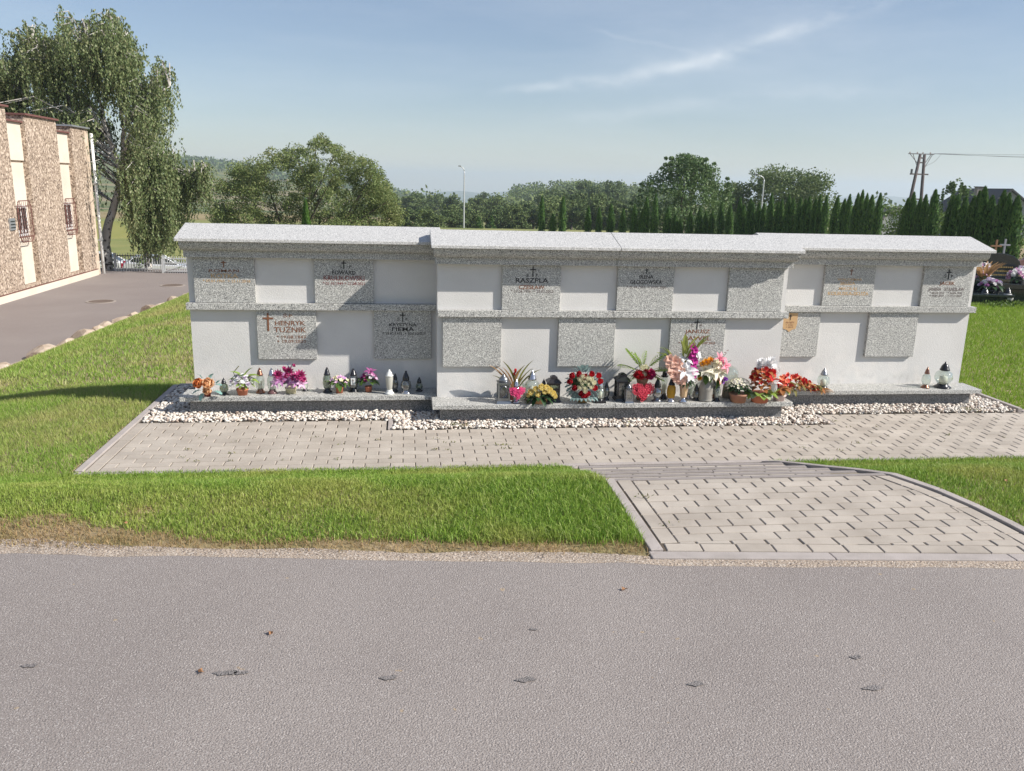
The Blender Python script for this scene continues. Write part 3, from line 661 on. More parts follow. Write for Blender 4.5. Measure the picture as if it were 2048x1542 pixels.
# right wall
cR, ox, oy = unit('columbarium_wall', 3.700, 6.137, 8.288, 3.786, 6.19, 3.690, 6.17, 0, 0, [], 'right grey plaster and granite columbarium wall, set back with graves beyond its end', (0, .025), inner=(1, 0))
x0 = 4.3891
Rp = [plaque(cR, ox, oy, x0, 8.288, ZT+.002, ZC-.001, 'granite plaque with faded gold lettering'), plaque(cR, ox, oy, x0+1.126, 8.288, ZT+.002, ZC-.001), plaque(cR, ox, oy, x0-.563, 8.288, ZB, ZL-.067, 'granite plaque carrying a gold shield'), plaque(cR, ox, oy, x0+.563, 8.288, ZB, ZL-.067, 'blank granite plaque')]
c0 = x0+PWD/2-ox
inscribe(Rp[0], c0, [('WALDEMAR', .0, 1.330, .024, .28, ink_gold), ('SKUZA', -.02, 1.290, .034, .17, ink_gold), ('MIKOŁAJ', -.01, 1.232, .030, .20, ink_gold), ('KOLBUSKA-SKUZA', 0, 1.180, .036, .46, ink_gold)]); cross(c0+.01, 1.375, 1.445, .04, .008, ink_brown, Rp[0], -.036)
c1 = c0+1.126
inscribe(Rp[1], c1, [('Ś    P', .0, 1.375, .032, .10, ink_black), ('JACEK', 0, 1.300, .036, .18, ink_brown), ('JANINA   STANISŁAW', .0, 1.235, .034, .42, ink_grey), ('* 08.04.1932     * 04.03.1930', 0, 1.195, .020, .38, ink_grey), ('+ 10.09.2013     + 17.11.2007', 0, 1.165, .020, .38, ink_grey)]); cross(c1+.0, 1.345, 1.450, .055, .012, ink_black, Rp[1], -.036)
shx = x0-.563+.225-ox
sh = [(-.08, .97), (.08, .97), (.082, .86), (.07, .80), (.03, .79), (.0, .765), (-.03, .79), (-.07, .80), (-.082, .86)]
o = MB().extr([(shx+a, b_) for a, b_ in sh], -.041, -.0355).obj('gold_shield', mat('brushed_gold', (.50, .32, .16), .6), Rp[2])
cross(shx, .895, .955, .035, .006, ink_black, Rp[2], -.041); text('ALOJZY', shx, .868, .016, .10, ink_brown, Rp[2], -.0415); text('* 1941', shx, .84, .012, .08, ink_brown, Rp[2], -.0415); text('+ 2019', shx, .818, .012, .08, ink_brown, Rp[2], -.0415)
bpy.context.view_layer.update()
for o, w in TXT:
    d = o.dimensions.x
    if d > 0: o.scale.x = w/d
# ------------------------------------------------------------------ turf
def blades(name, poly, n, h0, h1, w, m, dens=None, seed=5, lean=.5, hm=None, label=None, three=True):
    rg = np.random.default_rng(seed); xs_ = [p[0] for p in poly]; ys_ = [p[1] for p in poly]
    x = rg.uniform(min(xs_), max(xs_), n); y = rg.uniform(min(ys_), max(ys_), n); ins = np.zeros(n, bool)
    for i in range(len(poly)):
        (a, b), (c, d) = poly[i], poly[(i+1) % len(poly)]
        cond = ((b > y) != (d > y)); xx = (c-a)*(y-b)/((d-b) if abs(d-b) > 1e-9 else 1e-9)+a; ins ^= cond & (x < xx)
    if dens is not None: ins &= rg.random(n) < dens(x, y)
    x, y = x[ins], y[ins]; n = len(x); z = gz(x, y)
    h = rg.uniform(h0, h1, n)*(hm(x, y) if hm is not None else 1); a = rg.uniform(0, 2*PI, n); l = rg.uniform(.1, lean, n)*h; ww = w*(.6+.8*rg.random(n))
    px, py = np.cos(a), np.sin(a); b = rg.uniform(0, 2*PI, n); lx, ly = np.cos(b)*l, np.sin(b)*l
    B0 = np.stack([x-px*ww/2, y-py*ww/2, z-.004], 1); B1 = np.stack([x+px*ww/2, y+py*ww/2, z-.004], 1)
    if three:
        M0 = np.stack([x-px*ww*.4+lx*.35, y-py*ww*.4+ly*.35, z+h*.6], 1); M1 = np.stack([x+px*ww*.4+lx*.35, y+py*ww*.4+ly*.35, z+h*.6], 1)
        T = np.stack([x+lx, y+ly, z+h*(1-.25*(l/h))], 1)
        V = np.stack([B0, B1, M1, M0, T], 1).reshape(-1, 3); k = np.arange(n)*5
        me = npmesh(name, V, np.stack([k, k+1, k+2, k+3], 1), np.stack([k+3, k+2, k+4], 1), m)
    else:
        T = np.stack([x+lx, y+ly, z+h*.9], 1); V = np.stack([B0, B1, T], 1).reshape(-1, 3); k = np.arange(n)*3
        me = npmesh(name, V, None, np.stack([k, k+1, k+2], 1), m)
    return tag(nobj(name, me), label, 'grass', kind='stuff')
gA = leafmat('grass_blades', [(.10, .20, .03), (.21, .35, .045), (.33, .47, .075), (.16, .28, .035), (.50, .55, .18)], .5, .35, ((.50, .46, .15), 1.3, 1.5, .7))
gB = leafmat('grass_blades_dry', [(.15, .27, .035), (.25, .40, .06), (.36, .45, .11), (.20, .34, .04), (.50, .50, .22)], .5, .35, ((.55, .43, .22), .8, 1.5, .75))
gStraw = leafmat('straw_blades', [(.42, .30, .15), (.34, .22, .11), (.50, .38, .2), (.20, .17, .05)], .7, .3)
def bare(x, y): return sstep(.50, .62, fbm(x*1.9+4, y*2.6, 4, 21)+.30*sstep(-.9, -2.0, x)*sstep(5.0, 4.4, y)-.10)
def dA(x, y):
    e = y-yroad(x)-.05-.16*fbm(x*2.2, y*0, 3, 9)-.30*sstep(-.9, -2.0, x)*fbm(x*1.5+2, y*1.5, 3, 4)
    return sstep(0, .10, e)*(1-.92*bare(x, y)*sstep(-.6, -1.4, x)*sstep(5.1, 4.7, y))
blades('lawn_grass', [(-3.9, 3.9), (1.31, 3.9), (1.31, 6.2), (1.25, 6.31), (-3.9, 6.31)], 190000, .025, .055, .0042, gA, dA, 5, .9,
       lambda x, y: .75+.75*sstep(-.5, 1.0, x)*sstep(6.3, 4.6, y)+.2*fbm(x*3, y*3, 2, 2), 'short green lawn between the road and the paved path, lush beside the forecourt')
blades('straw', [(-3.4, 3.85), (1.3, 3.85), (1.3, 5.1), (-3.4, 5.1)], 42000, .015, .04, .0035, gStraw, lambda x, y: sstep(.02, .08, y-yroad(x))*np.clip(.9*np.exp(-((y-yroad(x)-.14)/.11)**2)+.9*bare(x, y)*sstep(-.6, -1.4, x)*sstep(5.1, 4.7, y), 0, 1), 6, 2.5, None, 'dry straw along the road edge of the lawn')
def eR(x, y): return (y > 6.31) | (x > np.interp(y, [3.75, 4.2, 4.5, 4.8, 5.1, 5.38, 5.62, 5.86, 6.1, 6.27], [3.69, 3.68, 3.65, 3.58, 3.45, 3.34, 3.25, 3.17, 3.09, 3.03]))
blades('lawn_grass', [(2.95, 3.9), (7.8, 3.9), (7.8, 6.30), (2.95, 6.30)], 125000, .025, .055, .0045, gA, lambda x, y: eR(x, y)*1.0, 7, .8, lambda x, y: .8+.3*fbm(x*3, y*3, 2, 2), 'green lawn to the right of the forecourt kerb')
blades('lawn_grass', [(7.6, 3.5), (13, 3.0), (13, 7.9), (9.5, 7.9), (9.5, 6.3), (7.6, 6.3)], 60000, .03, .055, .007, gA, lambda x, y: (y > yroad(x)+.1)*1.0, 17, .9, None, 'lawn continuing to the right beside the road', three=False)
blades('lawn_grass', [(-9.0, 6.0), (-2.56, 6.0), (-2.56, 9.8), (-8, 9.8)], 160000, .03, .06, .0065, gB, None, 8, .8, None, 'yellow-green lawn left of the paved path', three=False)
def dC(x, y): return (x > xrock(y)+.25)*1.0
blades('lawn_grass', [(-9.0, 9.8), (-2.2, 9.8), (-2.2, 13), (-5.8, 30), (-7.5, 30)], 170000, .035, .07, .014, gB, dC, 9, .8, None, 'lawn sloping from the columbarium to the rock edging', three=False)
blades('lawn_grass', [(6.53, 7.8), (9.5, 7.8), (15, 16.4), (15, 17.0), (6.0, 17.0), (5.6, 9.2), (6.53, 9.2)], 210000, .035, .07, .010, leafmat('grass_blades_bright', [(.16, .28, .03), (.26, .40, .04), (.33, .46, .06), (.20, .32, .03)], .5, .35), None, 10, .8, None, 'bright green lawn between the columbarium and the graves', three=False)  # blades in a brighter green than the forecourt lawn
# little weeds in the paving joints, leaves lying about
wm = leafmat('weed_leaves', [(.10, .13, .03), (.18, .20, .05), (.22, .17, .07)], .6, .3)
P = []; rg = np.random.default_rng(4)
for i in range(46):
    x, y = (rg.uniform(-2.1, 1.0), rg.uniform(6.5, 7.25)) if i < 30 else (rg.uniform(3.2, 6.2), rg.uniform(6.5, 7.5))
    n = rg.integers(3, 9); P.append(np.stack([x+rg.normal(0, .022, n), YF+round((y-YF)/PW)*PW+rg.normal(0, .008, n), rg.uniform(.003, .014, n)], 1))
for (x, y, n) in [(1.49, 4.78, 14), (1.5, 4.35, 6), (.45, 7.42, 40), (.52, 7.40, 30), (2.1, 7.40, 16), (2.3, 7.38, 14), (5.9, 7.76, 30), (6.0, 7.73, 20), (-.9, 7.9, 10)]:
    P.append(np.stack([x+rg.normal(0, .03, n), y+rg.normal(0, .02, n), (.305 if y < 5 else .012)+rg.uniform(0, .03, n)], 1))
Vv, Ff = cards(np.concatenate(P), .024, .3, (0, 0, .4)); tag(nobj('weeds', npmesh('weeds', Vv, Ff, None, wm)), 'small weeds growing in the paving joints and gravel', 'weeds', kind='stuff')
lm = leafmat('fallen_leaf', [(.30, .14, .07), (.36, .2, .10)], .7, .2)
for i, (x, y) in enumerate([(-3.0, 5.3), (-1.58, 4.55), (-.83, 3.07), (1.06, 3.62), (4.1, 4.9), (-.6, 3.35), (-2.0, 3.4)]):
    s_ = .018; m_ = MB(); m_.v = [(s_*math.cos(a)*(1 if k % 2 else .55), s_*.8*math.sin(a)*(1 if k % 2 else .55), .004+.006*math.sin(a*2+i)) for k, a in enumerate([2*PI*q/10 for q in range(10)])]; m_.f = [tuple(range(10))]
    o = m_.obj('fallen_leaf', lm); o.location = (x, y, gzs(x, y)+(.035 if y > 4.2 else .006)); o.rotation_euler = (0, 0, i)
    tag(o, ['curled rusty leaf lying on the lawn left of the path', 'red-brown leaf lying in the turf above the road edge', 'orange leaf fragment on the road left of the stains', 'yellow-brown leaf lying on the road just before the forecourt', 'brown leaf in the grass right of the forecourt kerb', 'small brown leaf on the grey asphalt near the road stains', 'rusty leaf near the left edge of the road'][i], 'leaf', 'fallen leaves')

# ------------------------------------------------------------------ hall on the left
pebble = mat('pebbledash', (.42, .33, .25), .95, var=(.34, .26, .20), vscale=3, bump=1.6, bscale=16, speck=[(17, .55, (.15, .11, .08)), (14, .57, (.60, .49, .39)), (28, .62, (.24, .17, .13))])
cream = mat('cream_render', (.66, .60, .51), .9, var=(.60, .52, .43), vscale=1.2, bump=.2, bscale=30)
cream2 = mat('pale_render', (.62, .52, .42), .9, var=(.50, .38, .28), vscale=3)
rust = mat('rusty_steel', (.15, .06, .045), .7); roofred = mat('red_brown_sheet', (.16, .07, .06), .6); roofgrey = mat('galvanised_sheet', (.42, .44, .46), .4, metal=.6)
pane = mat('dark_pane', (.03, .035, .04), .08, spec=.8); white = mat('white_paint', (.78, .78, .76), .5)
HX = -11.1; GZ = -1.33
hall = empty('hall_building', (HX-3, 28, GZ), 0, 'hall with pebbledash piers, cream strips and barred windows beside the yard', 'building')
def hb(n, m, x0, x1, y0, y1, z0, z1, par=None, bevel=0): return MB().box(x0+3-HX, x1+3-HX, y0-28, y1-28, z0-GZ, z1-GZ).obj(n, m, par or hall, bevel=bevel)
hb('wall_core', cream2, HX-9, HX-.42, 12, 31.5, GZ, 3.3)
for (a, b_, zt) in [(14, 18.0, 4.1), (19.4, 21.8, 4.05), (22.6, 25.74, 3.98), (26.88, 29.17, 3.85), (30.33, 31.55, 3.75)]:
    pr = hb('pebbledash_pier', pebble, HX-1.3, HX, a, b_, -1.10, zt)
    hb('coping', roofgrey if a > 30 else roofred, HX-1.42, HX+.08, a-.06, b_+(.34 if a > 30 else .06), zt+.002, zt+.055)
for (a, b_, zt) in [(25.74, 26.88, 3.63), (29.17, 30.33, 3.52), (18, 19.4, 3.7), (21.8, 22.6, 3.66)]:
    hb('cream_strip', cream, HX-.6, HX-.16, a+.002, b_-.002, -1.02, 2.50)
    hb('cream_strip', cream, HX-.6, HX-.12, a+.002, b_-.002, 2.56, zt)
    hb('shadow_joint', cream2, HX-.6, HX-.2, a+.002, b_-.002, 2.50, 2.56)
    hb('coping', roofred, HX-.7, HX-.04, a+.004, b_-.004, zt+.002, zt+.05)
    hb('sill_course', pebble, HX-.6, HX-.02, a+.002, b_-.002, -1.10, -1.03)
hb('plinth', cream, HX-.5, HX+.05, 12, 31.55, GZ-.3, -1.112); hb('plinth_cap', rust, HX-.5, HX+.06, 12, 31.56, -1.11, -1.095)
hb('corner_pier', cream2, HX-1.3, HX-.01, 31.552, 31.9, GZ-.2, 3.74)
hb('end_wall', cream, HX-9, HX-1.31, 31.5, 31.9, GZ, 3.6)
pipe = MB().tube([(3.06, 32.02-28, -.2), (3.06, 32.02-28, 4.95)], .055, 10).obj('downpipe', white, hall, True)
for z in (1.2, 3.2): MB().box(3.0, 3.12, 3.9, 4.09, z, z+.05).obj('pipe_bracket', roofgrey, hall)
for (a, b_, zl) in [(25.86, 26.62, 0), (29.28, 30.0, 0)]:
    w_ = MB().box(.0, .05, a-28, b_-28, .40-GZ, 1.28-GZ).obj('window', white, hall); w_.location = (HX-.15-HX+3, 0, 0)
    for k in range(2):
        MB().box(.052, .056, a-28+.06+k*(b_-a-.06)/2, a-28+(k+1)*(b_-a-.06)/2, .47-GZ, 1.22-GZ).obj('pane', pane, w_)
    for k in range(3):                                   # curtain hem behind the pane
        MB().box(.0565, .058, a-28+.08+k*.2, a-28+.2+k*.2, .49-GZ, .58-GZ).obj('curtain', white, w_)
    gr = MB(); y0, y1, z0, z1 = a-.12-28, b_+.02-28, .24-GZ, 1.42-GZ; xo = 3.03
    for q in [((y0, z0+.14), (y1, z0+.14)), ((y0, z1-.16), (y1, z1-.16)), ((y0+.12, z0), (y1-.12, z0)), ((y0+.12, z1), (y1-.12, z1)), ((y0, z0+.14), (y0, z1-.16)), ((y1, z0+.14), (y1, z1-.16)), ((y0+.12, z0), (y0, z0+.14)), ((y1-.12, z0), (y1, z0+.14)), ((y0+.12, z1), (y0, z1-.16)), ((y1-.12, z1), (y1, z1-.16))]:
        gr.tube([(xo, *q[0]), (xo, *q[1])], .014, 5)
    n = 7
    for k in range(-6, 8):
        for s_ in (1, -1):
            p0 = [y0+(y1-y0)*k/n, z0+.02]; p1 = [p0[0]+s_*(z1-z0)*.62, z1-.02]
            t0, t1 = 0, 1
            d = p1[0]-p0[0]
            for lim, sg in ((y0, 1), (y1, -1)):
                q = (lim-p0[0])/d
                if (d > 0) == (sg > 0): t0 = max(t0, q)
                else: t1 = min(t1, q)
            if t1-t0 > .05: gr.tube([(xo, p0[0]+d*t0, p0[1]+(p1[1]-p0[1])*t0), (xo, p0[0]+d*t1, p0[1]+(p1[1]-p0[1])*t1)], .007, 4)
    for yy_, zz in ((y0, z0+.14), (y1, z0+.14), (y0, z1-.16), (y1, z1-.16)): gr.tube([(xo, yy_, zz), (2.86, yy_, zz)], .012, 5)
    gr.obj('window_grille', rust, hall)
v_ = hb('vent_grille', roofgrey, HX, HX+.04, 25.17, 25.50, .62, .95)
for k in range(3): MB().box(3.041, 3.05, 25.2-28, 25.47-28, .68-GZ+k*.085, .71-GZ+k*.085).obj('louvre', pane, v_)

# ------------------------------------------------------------------ picket fence and gate
fm = mat('galvanised_steel', (.50, .52, .53), .5, metal=.2); fd = mat('dark_rail', (.05, .055, .05), .6)
def fence(name, xa, xb, y, z0, z1, label, step=.10, rail=None, brace=False):
    f = empty(name, ((xa+xb)/2, y, z0), 0, label, 'gate' if brace else 'fence'); cx = (xa+xb)/2; pk = MB().box(-.012, .012, -.012, .012, 0, z1-z0).mesh('picket'); pk.materials.append(fm)
    n = int((xb-xa)/step)
    for i in range(n+1): inst('picket', pk, f, (xa+i*step-cx, 0, random.uniform(-.005, .005)))
    for zz in (.12, z1-z0-.10): MB().box(xa-cx, xb-cx, -.032, -.013, zz, zz+.04).obj('rail', rail if (rail and zz > .3) else fm, f)
    for xx in (xa, xb): MB().box(xx-cx-.04, xx-cx+.04, -.05, .04, -.1, z1-z0+.02).obj('post', fm, f)
    if brace: MB().tube([(xa-cx, -.04, .1), (xb-cx, -.04, .45)], .015, 5).obj('brace', fm, f); MB().box(xa-cx, xb-cx, -.033, -.014, .42, .46).obj('rail', fm, f)
    return f
fence('picket_fence', -10.9, -9.15, 32.9, -1.36, -.66, 'galvanised picket fence with dark top rail left of the gate', .095, fd)
fence('picket_gate', -9.05, -8.05, 32.4, -1.38, -.70, 'galvanised picket gate with a slanting brace behind the columbarium end', .085, None, True)
fence('picket_fence', -8.0, -6.6, 32.4, -1.38, -.62, 'galvanised picket fence with pale top rail right of the gate', .095)

# ------------------------------------------------------------------ cars behind the fence
def car(name, loc, rz, paint, label, s=.82):
    c = empty(name, loc, rz, label, 'car', 'cars parked behind the fence')
    glass = mat('car_glass', (.02, .025, .03), .05, spec=.9); tyre = mat('tyre', (.015, .015, .015), .9); rim = mat('alloy', (.45, .46, .47), .3, metal=.8)
    prof = [(-2.0, .32), (-2.03, .75), (-1.98, 1.02), (-1.80, 1.15), (-1.70, 1.20), (-.5, 1.05), (1.0, .98), (1.75, .86), (2.0, .68), (2.03, .35), (1.75, .24), (-1.75, .24)]
    bm = bmesh.new(); rings = []
    for yw, k in ((-.86, .93), (-.80, 1), (.80, 1), (.86, .93)):
        rings.append([bm.verts.new((p[0]*(.985 if k < 1 else 1)*s*1.03, yw*s, (.24+(p[1]-.24)*k)*s)) for p in prof])
    n = len(prof)
    for a, b_ in zip(rings[:-1], rings[1:]):
        for i in range(n): bm.faces.new((a[i], a[(i+1) % n], b_[(i+1) % n], b_[i]))
    bm.faces.new(rings[0][::-1]); bm.faces.new(rings[-1]); bmesh.ops.recalc_face_normals(bm, faces=bm.faces)
    me = bpy.data.meshes.new('body'); bm.to_mesh(me); bm.free(); me.materials.append(paint); o = nobj('body', me, c); bv = o.modifiers.new('b', 'BEVEL'); bv.width = .05; bv.segments = 2
    cab = [(-1.88, 1.02), (-1.62, 1.38), (-1.35, 1.47), (-.1, 1.49), (.25, 1.42), (.98, .97)]
    m_ = MB()
    def ring(y, ins): return [(p[0]*s*(1-ins*.0), y*s, p[1]*s) for p in cab]
    m_.v = ring(-.76, 0)+[(p[0]*.93*s, -.62*s, (p[1] if p[1] < 1.1 else p[1])*s) for p in cab]
    m_ = MB().extr([(p[0]*s, p[1]*s) for p in cab], -.66*s, .66*s); m_.obj('glasshouse', glass, c, bevel=.03)
    m_ = MB().extr([(-1.60*s, 1.36*s), (-1.32*s, 1.475*s), (-.1*s, 1.505*s), (.22*s, 1.44*s), (.22*s, 1.40*s), (-.1*s, 1.46*s), (-1.32*s, 1.43*s)], -.68*s, .68*s); m_.obj('roof', paint, c, bevel=.015)
    for yw in (-.672*s, .672*s):
        for (a, b_) in (((-1.86, 1.0), (-1.45, 1.42)), ((-.42, 1.0), (-.40, 1.46)), ((.24, 1.42), (.98, .98)), ((-1.35, 1.0), (-1.25, 1.43))):
            MB().tube([(a[0]*s, yw, a[1]*s), (b_[0]*s, yw, b_[1]*s)], .032*s, 5).obj('pillar', paint, c)
    for sx in (-1.28, 1.27):
        for sy in (-.80, .80):
            w_ = empty('wheel', (sx*s, sy*s, .30*s)); w_.parent = c; w_.rotation_euler = (PI/2, 0, 0)
            MB().lathe([(.19*s, -.09*s), (.29*s, -.09*s), (.305*s, -.05*s), (.305*s, .05*s), (.29*s, .09*s), (.19*s, .09*s)], 20).obj('tyre', tyre, w_); MB().lathe([(.05*s, -.092*s), (.18*s, -.094*s), (.18*s, .094*s), (.05*s, .092*s)], 10).obj('rim', rim, w_)
    tl = mat('tail_lamp', (.30, .01, .03), .2); hl = mat('head_lamp', (.6, .62, .65), .1)
    for sy in (-.72, .72):
        MB().box(-2.09*s, -1.93*s, (sy-.13)*s, (sy+.13)*s, .78*s, 1.12*s).obj('tail_lamp', tl, c, bevel=.02); MB().box(1.86*s, 2.06*s, (sy-.16)*s, (sy+.12)*s, .62*s, .76*s).obj('headlight', hl, c, bevel=.02)
    MB().box(-2.12*s, -2.02*s, -.75*s, .75*s, .32*s, .52*s).obj('bumper', paint, c, bevel=.03); MB().box(2.0*s, 2.1*s, -.75*s, .75*s, .28*s, .46*s).obj('bumper', paint, c, bevel=.03)
    return c
car('parked_car', (-11.6, 41.2, -2.64), rad(14), mat('silver_paint', (.62, .63, .66), .25, metal=.3, coat=.6), 'silver hatchback with dark red tail lamps parked behind the fence', .80)
car('parked_car', (-14.8, 43.2, -2.7), rad(6), mat('white_car_paint', (.78, .78, .78), .25, coat=.6), 'white car half hidden by the birch trunk beside the hall', .8)
blue = mat('blue_sheet', (.03, .13, .30), .6); ct = empty('container', (-9.2, 45.5, -2.6), rad(4), 'blue corrugated container behind the parked silver car', 'container')
MB().box(-1.3, 1.3, -.9, .9, .1, 1.75).obj('body', blue, ct)
rb_ = MB(); [rb_.box(-1.25+k*.16, -1.17+k*.16, -.925, -.901, .12, 1.72) for k in range(16)]; rb_.obj('corrugation', mat('pale_blue_sheet', (.08, .22, .42), .6), ct); MB().box(-1.34, 1.34, -.94, .94, 1.752, 1.80).obj('roof', fm, ct)

# ------------------------------------------------------------------ trees
barkm = mat('bark', (.12, .095, .075), .95, var=(.06, .05, .04), vscale=9, bump=.8, bscale=20)
birchb = mat('birch_bark', (.62, .59, .55), .8, speck=[(2.2, .62, (.06, .05, .05)), (9, .60, (.10, .09, .08))], var=(.42, .38, .34), vscale=2, bump=.4, bscale=30)
def leafcloud(cl, per, size, rg, flat=.0, asp=.6, up=None):
    """clumps: centre, radius -> leaves mostly near each clump's outside"""
    P = []
    for (c, r) in cl:
        n = max(3, int(per*rg.uniform(.7, 1.3))); d = rg.normal(size=(n, 3)); d /= np.linalg.norm(d, axis=1, keepdims=True); rr = r*rg.uniform(.35, 1.08, n)**.6
        P.append(np.asarray(c)+d*rr[:, None]*np.array([1, 1, .8]))
    return cards(np.concatenate(P), size, asp, up, rg)
def tree(name, loc, H, R, leaf, lm_, label, group=None, nclump=90, per=60, seed=1, shape='round', trunk=.25, crown0=.22, cat='tree', inst_of=None, bm_=barkm, gap=.0, crad=.16):
    rg = np.random.default_rng(seed); t = empty(name, loc, 0, label, cat, group)
    if inst_of:
        for ch in inst_of.children:
            c = ch.copy(); COL.objects.link(c); c.parent = t
        return t
    cl = []; hh = H*(1-crown0)
    lobes = []
    for k in range(9):
        a = rg.uniform(0, 2*PI); q = rg.uniform(.15, .75); lobes.append((R*q*math.cos(a), R*q*math.sin(a), H*crown0+hh*rg.uniform(.25, .85), R*rg.uniform(.32, .5)))
    lobes.append((0, 0, H*crown0+hh*.72, R*.5))
    for i in range(nclump):
        if shape == 'round':
            l = lobes[i % len(lobes)]; d = rg.normal(size=3); d /= np.linalg.norm(d); r_ = l[3]*rg.uniform(.6, 1.0)
            c = np.array(l[:3])+d*r_*np.array([1, 1, .8*hh/(1.6*R)])
            c[2] = min(max(c[2], H*crown0*.8), H-R*.06)
            cl.append((c, R*crad*rg.uniform(.6, 1.25)))
        elif shape == 'spiky':
            a = rg.uniform(0, 2*PI); q = rg.random()**.55; zz = H*crown0+hh*rg.random()**1.1; env = R*math.sqrt(max(.02, 1-((zz-H*crown0)/hh)**2.2))
            cl.append((np.array([env*q*math.cos(a), env*q*math.sin(a), zz]), R*crad*rg.uniform(.5, 1.0)))
        else:                                            # conical
            zz = rg.random()**1.3; rr = R*(1-zz)**.8; a = rg.uniform(0, 2*PI); q = rg.uniform(.5, 1)
            cl.append((np.array([rr*q*math.cos(a), rr*q*math.sin(a), H*.05+H*.93*zz]), R*crad*rg.uniform(.7, 1.2)*(1.1-zz*.6)))
    if shape == 'spiky':                                 # upright shoots
        for i in range(34):
            a = rg.uniform(0, 2*PI); q = rg.uniform(.1, .95); x, y = R*q*math.cos(a), R*q*math.sin(a); z0 = H*crown0+hh*math.sqrt(max(0, 1-q*q))*.86
            for k in range(4): cl.append((np.array([x, y, min(z0+k*.11*R, H)]), R*.06*(1-.15*k)))
    V, F = leafcloud(cl, per, leaf, rg)
    nobj('crown', npmesh('crown', V, F, None, lm_), t)
    tr = MB(); z1 = H*.55
    tr.tube([(0, 0, -.3), (.03*R, 0, H*.25), (-.04*R, .02, z1), (0, 0, H*.82)], [trunk, trunk*.8, trunk*.45, trunk*.12], 8)
    for k in range(11):
        c = cl[int(rg.integers(len(cl)))][0]; zs = H*rg.uniform(.2, .55); mid = (c*.5+np.array([0, 0, zs])*.5)+np.array([0, 0, -.05*H])
        tr.tube([(0, 0, zs), tuple(mid), tuple(c)], [trunk*.35, trunk*.2, trunk*.05], 5)
    tr.obj('trunk', bm_, t, True)
    return t
# two weeping birches beside the hall
def birch(name, base, trunks, anchors, label, seed, lm_):
    rg = np.random.default_rng(seed); b0 = Vector(base); t = empty(name, base, 0, label, 'tree', 'weeping birches beside the hall')
    tm = MB(); allp = []
    for pts, r0, r1 in trunks:
        P_ = [Vector(p)-b0 for p in pts]; fine = []
        for i in range(len(P_)-1):
            for k in range(4): fine.append(P_[i].lerp(P_[i+1], k/4)+Vector((math.sin(i*3+k)*.05, 0, 0)))
        fine.append(P_[-1]); tm.tube(fine, list(np.linspace(r0, r1, len(fine))), 8); allp += fine
    tm.obj('trunk', birchb, t, True)
    br = MB(); L_ = []
    for (ax, ay, az, drop) in anchors:
        A = Vector((ax, ay, az))-b0
        best = min(allp, key=lambda p: (p-A).length+max(0, p.z-A.z+.6)*3)
        mid = best.lerp(A, .55)+Vector((0, 0, .35+.1*(A-best).length)); br.tube([best, mid, A], [.035, .02, .007], 4)
        for s_ in range(rg.integers(7, 12)):
            q = rg.uniform(.45, 1.08); st = (best*(1-q)**2+mid*2*q*(1-q)+A*q*q) if q < 1 else A+(A-mid)*.15
            st = st+Vector(rg.normal(0, .16, 3)); ln = drop*rg.uniform(.35, 1.1); n = int(ln*26)+4
            u = np.linspace(0, 1, n); sx, sy = rg.normal(0, .10, 2)
            pts = np.stack([st.x+sx*u+.03*np.sin(u*7+ax)+rg.normal(0, .035, n), st.y+sy*u+rg.normal(0, .035, n), st.z-ln*u+.12*np.sin(PI*np.minimum(u*2.5, 1))], 1)
            L_.append(pts)
    br.obj('branches', birchb, t)
    V, F = cards(np.concatenate(L_), .10, .55, (0, 0, -.7), rg); nobj('crown', npmesh('crown', V, F, None, lm_), t); return t
bl = leafmat('birch_leaves', [(.095, .14, .055), (.155, .205, .08), (.25, .29, .13), (.115, .165, .06), (.33, .33, .18)], .5, .3, ((.17, .15, .06), .7, 1.7, .5))
def env_top(x): return float(np.interp(x, [-15.2, -14.6, -14.1, -13.6, -13.0, -12.4, -11.9, -11.5, -11.0, -10.5, -10.0, -9.6, -9.2, -8.8, -8.3, -7.95, -7.7], [5.6, 6.3, 5.9, 7.45, 7.35, 6.6, 7.6, 7.7, 7.2, 7.75, 7.6, 6.8, 6.2, 6.3, 5.7, 5.3, 4.2]))
rg = np.random.default_rng(77); A1 = []; A2 = []
for i in range(430):
    x = rg.uniform(-15.2, -8.55); zt = env_top(x); z = zt-abs(rg.normal(0, 1.0))-rg.uniform(0, 3.6)*(i % 2); z = max(z, 1.2 if x > -11.6 else 2.6)
    y = 33+rg.normal(0, .9)
    if fbm(x*1.3+3, z*.9, 2, 40) < .28 and z < zt-.8: continue
    if -11.0 < x < -10.3 and z < 2.6: continue
    A1.append((x, y, z, min(rg.uniform(.6, 1.9), z+.9)))
for i in range(150):
    x = rg.uniform(-10.45, -8.4); z = rg.uniform(.9, 3.4)-.25*abs(x+9.6); A2.append((x, 33+rg.normal(0, .7), z, min(rg.uniform(.9, 2.4), z+.75)))
for i in range(22): x = rg.uniform(-8.3, -7.35); A2.append((x, 33+rg.normal(0, .3), 2.45-.25*(x+8)**2-.2*max(0, x+7.4)*4+rg.uniform(-.3, .05), rg.uniform(.8, 1.7)))
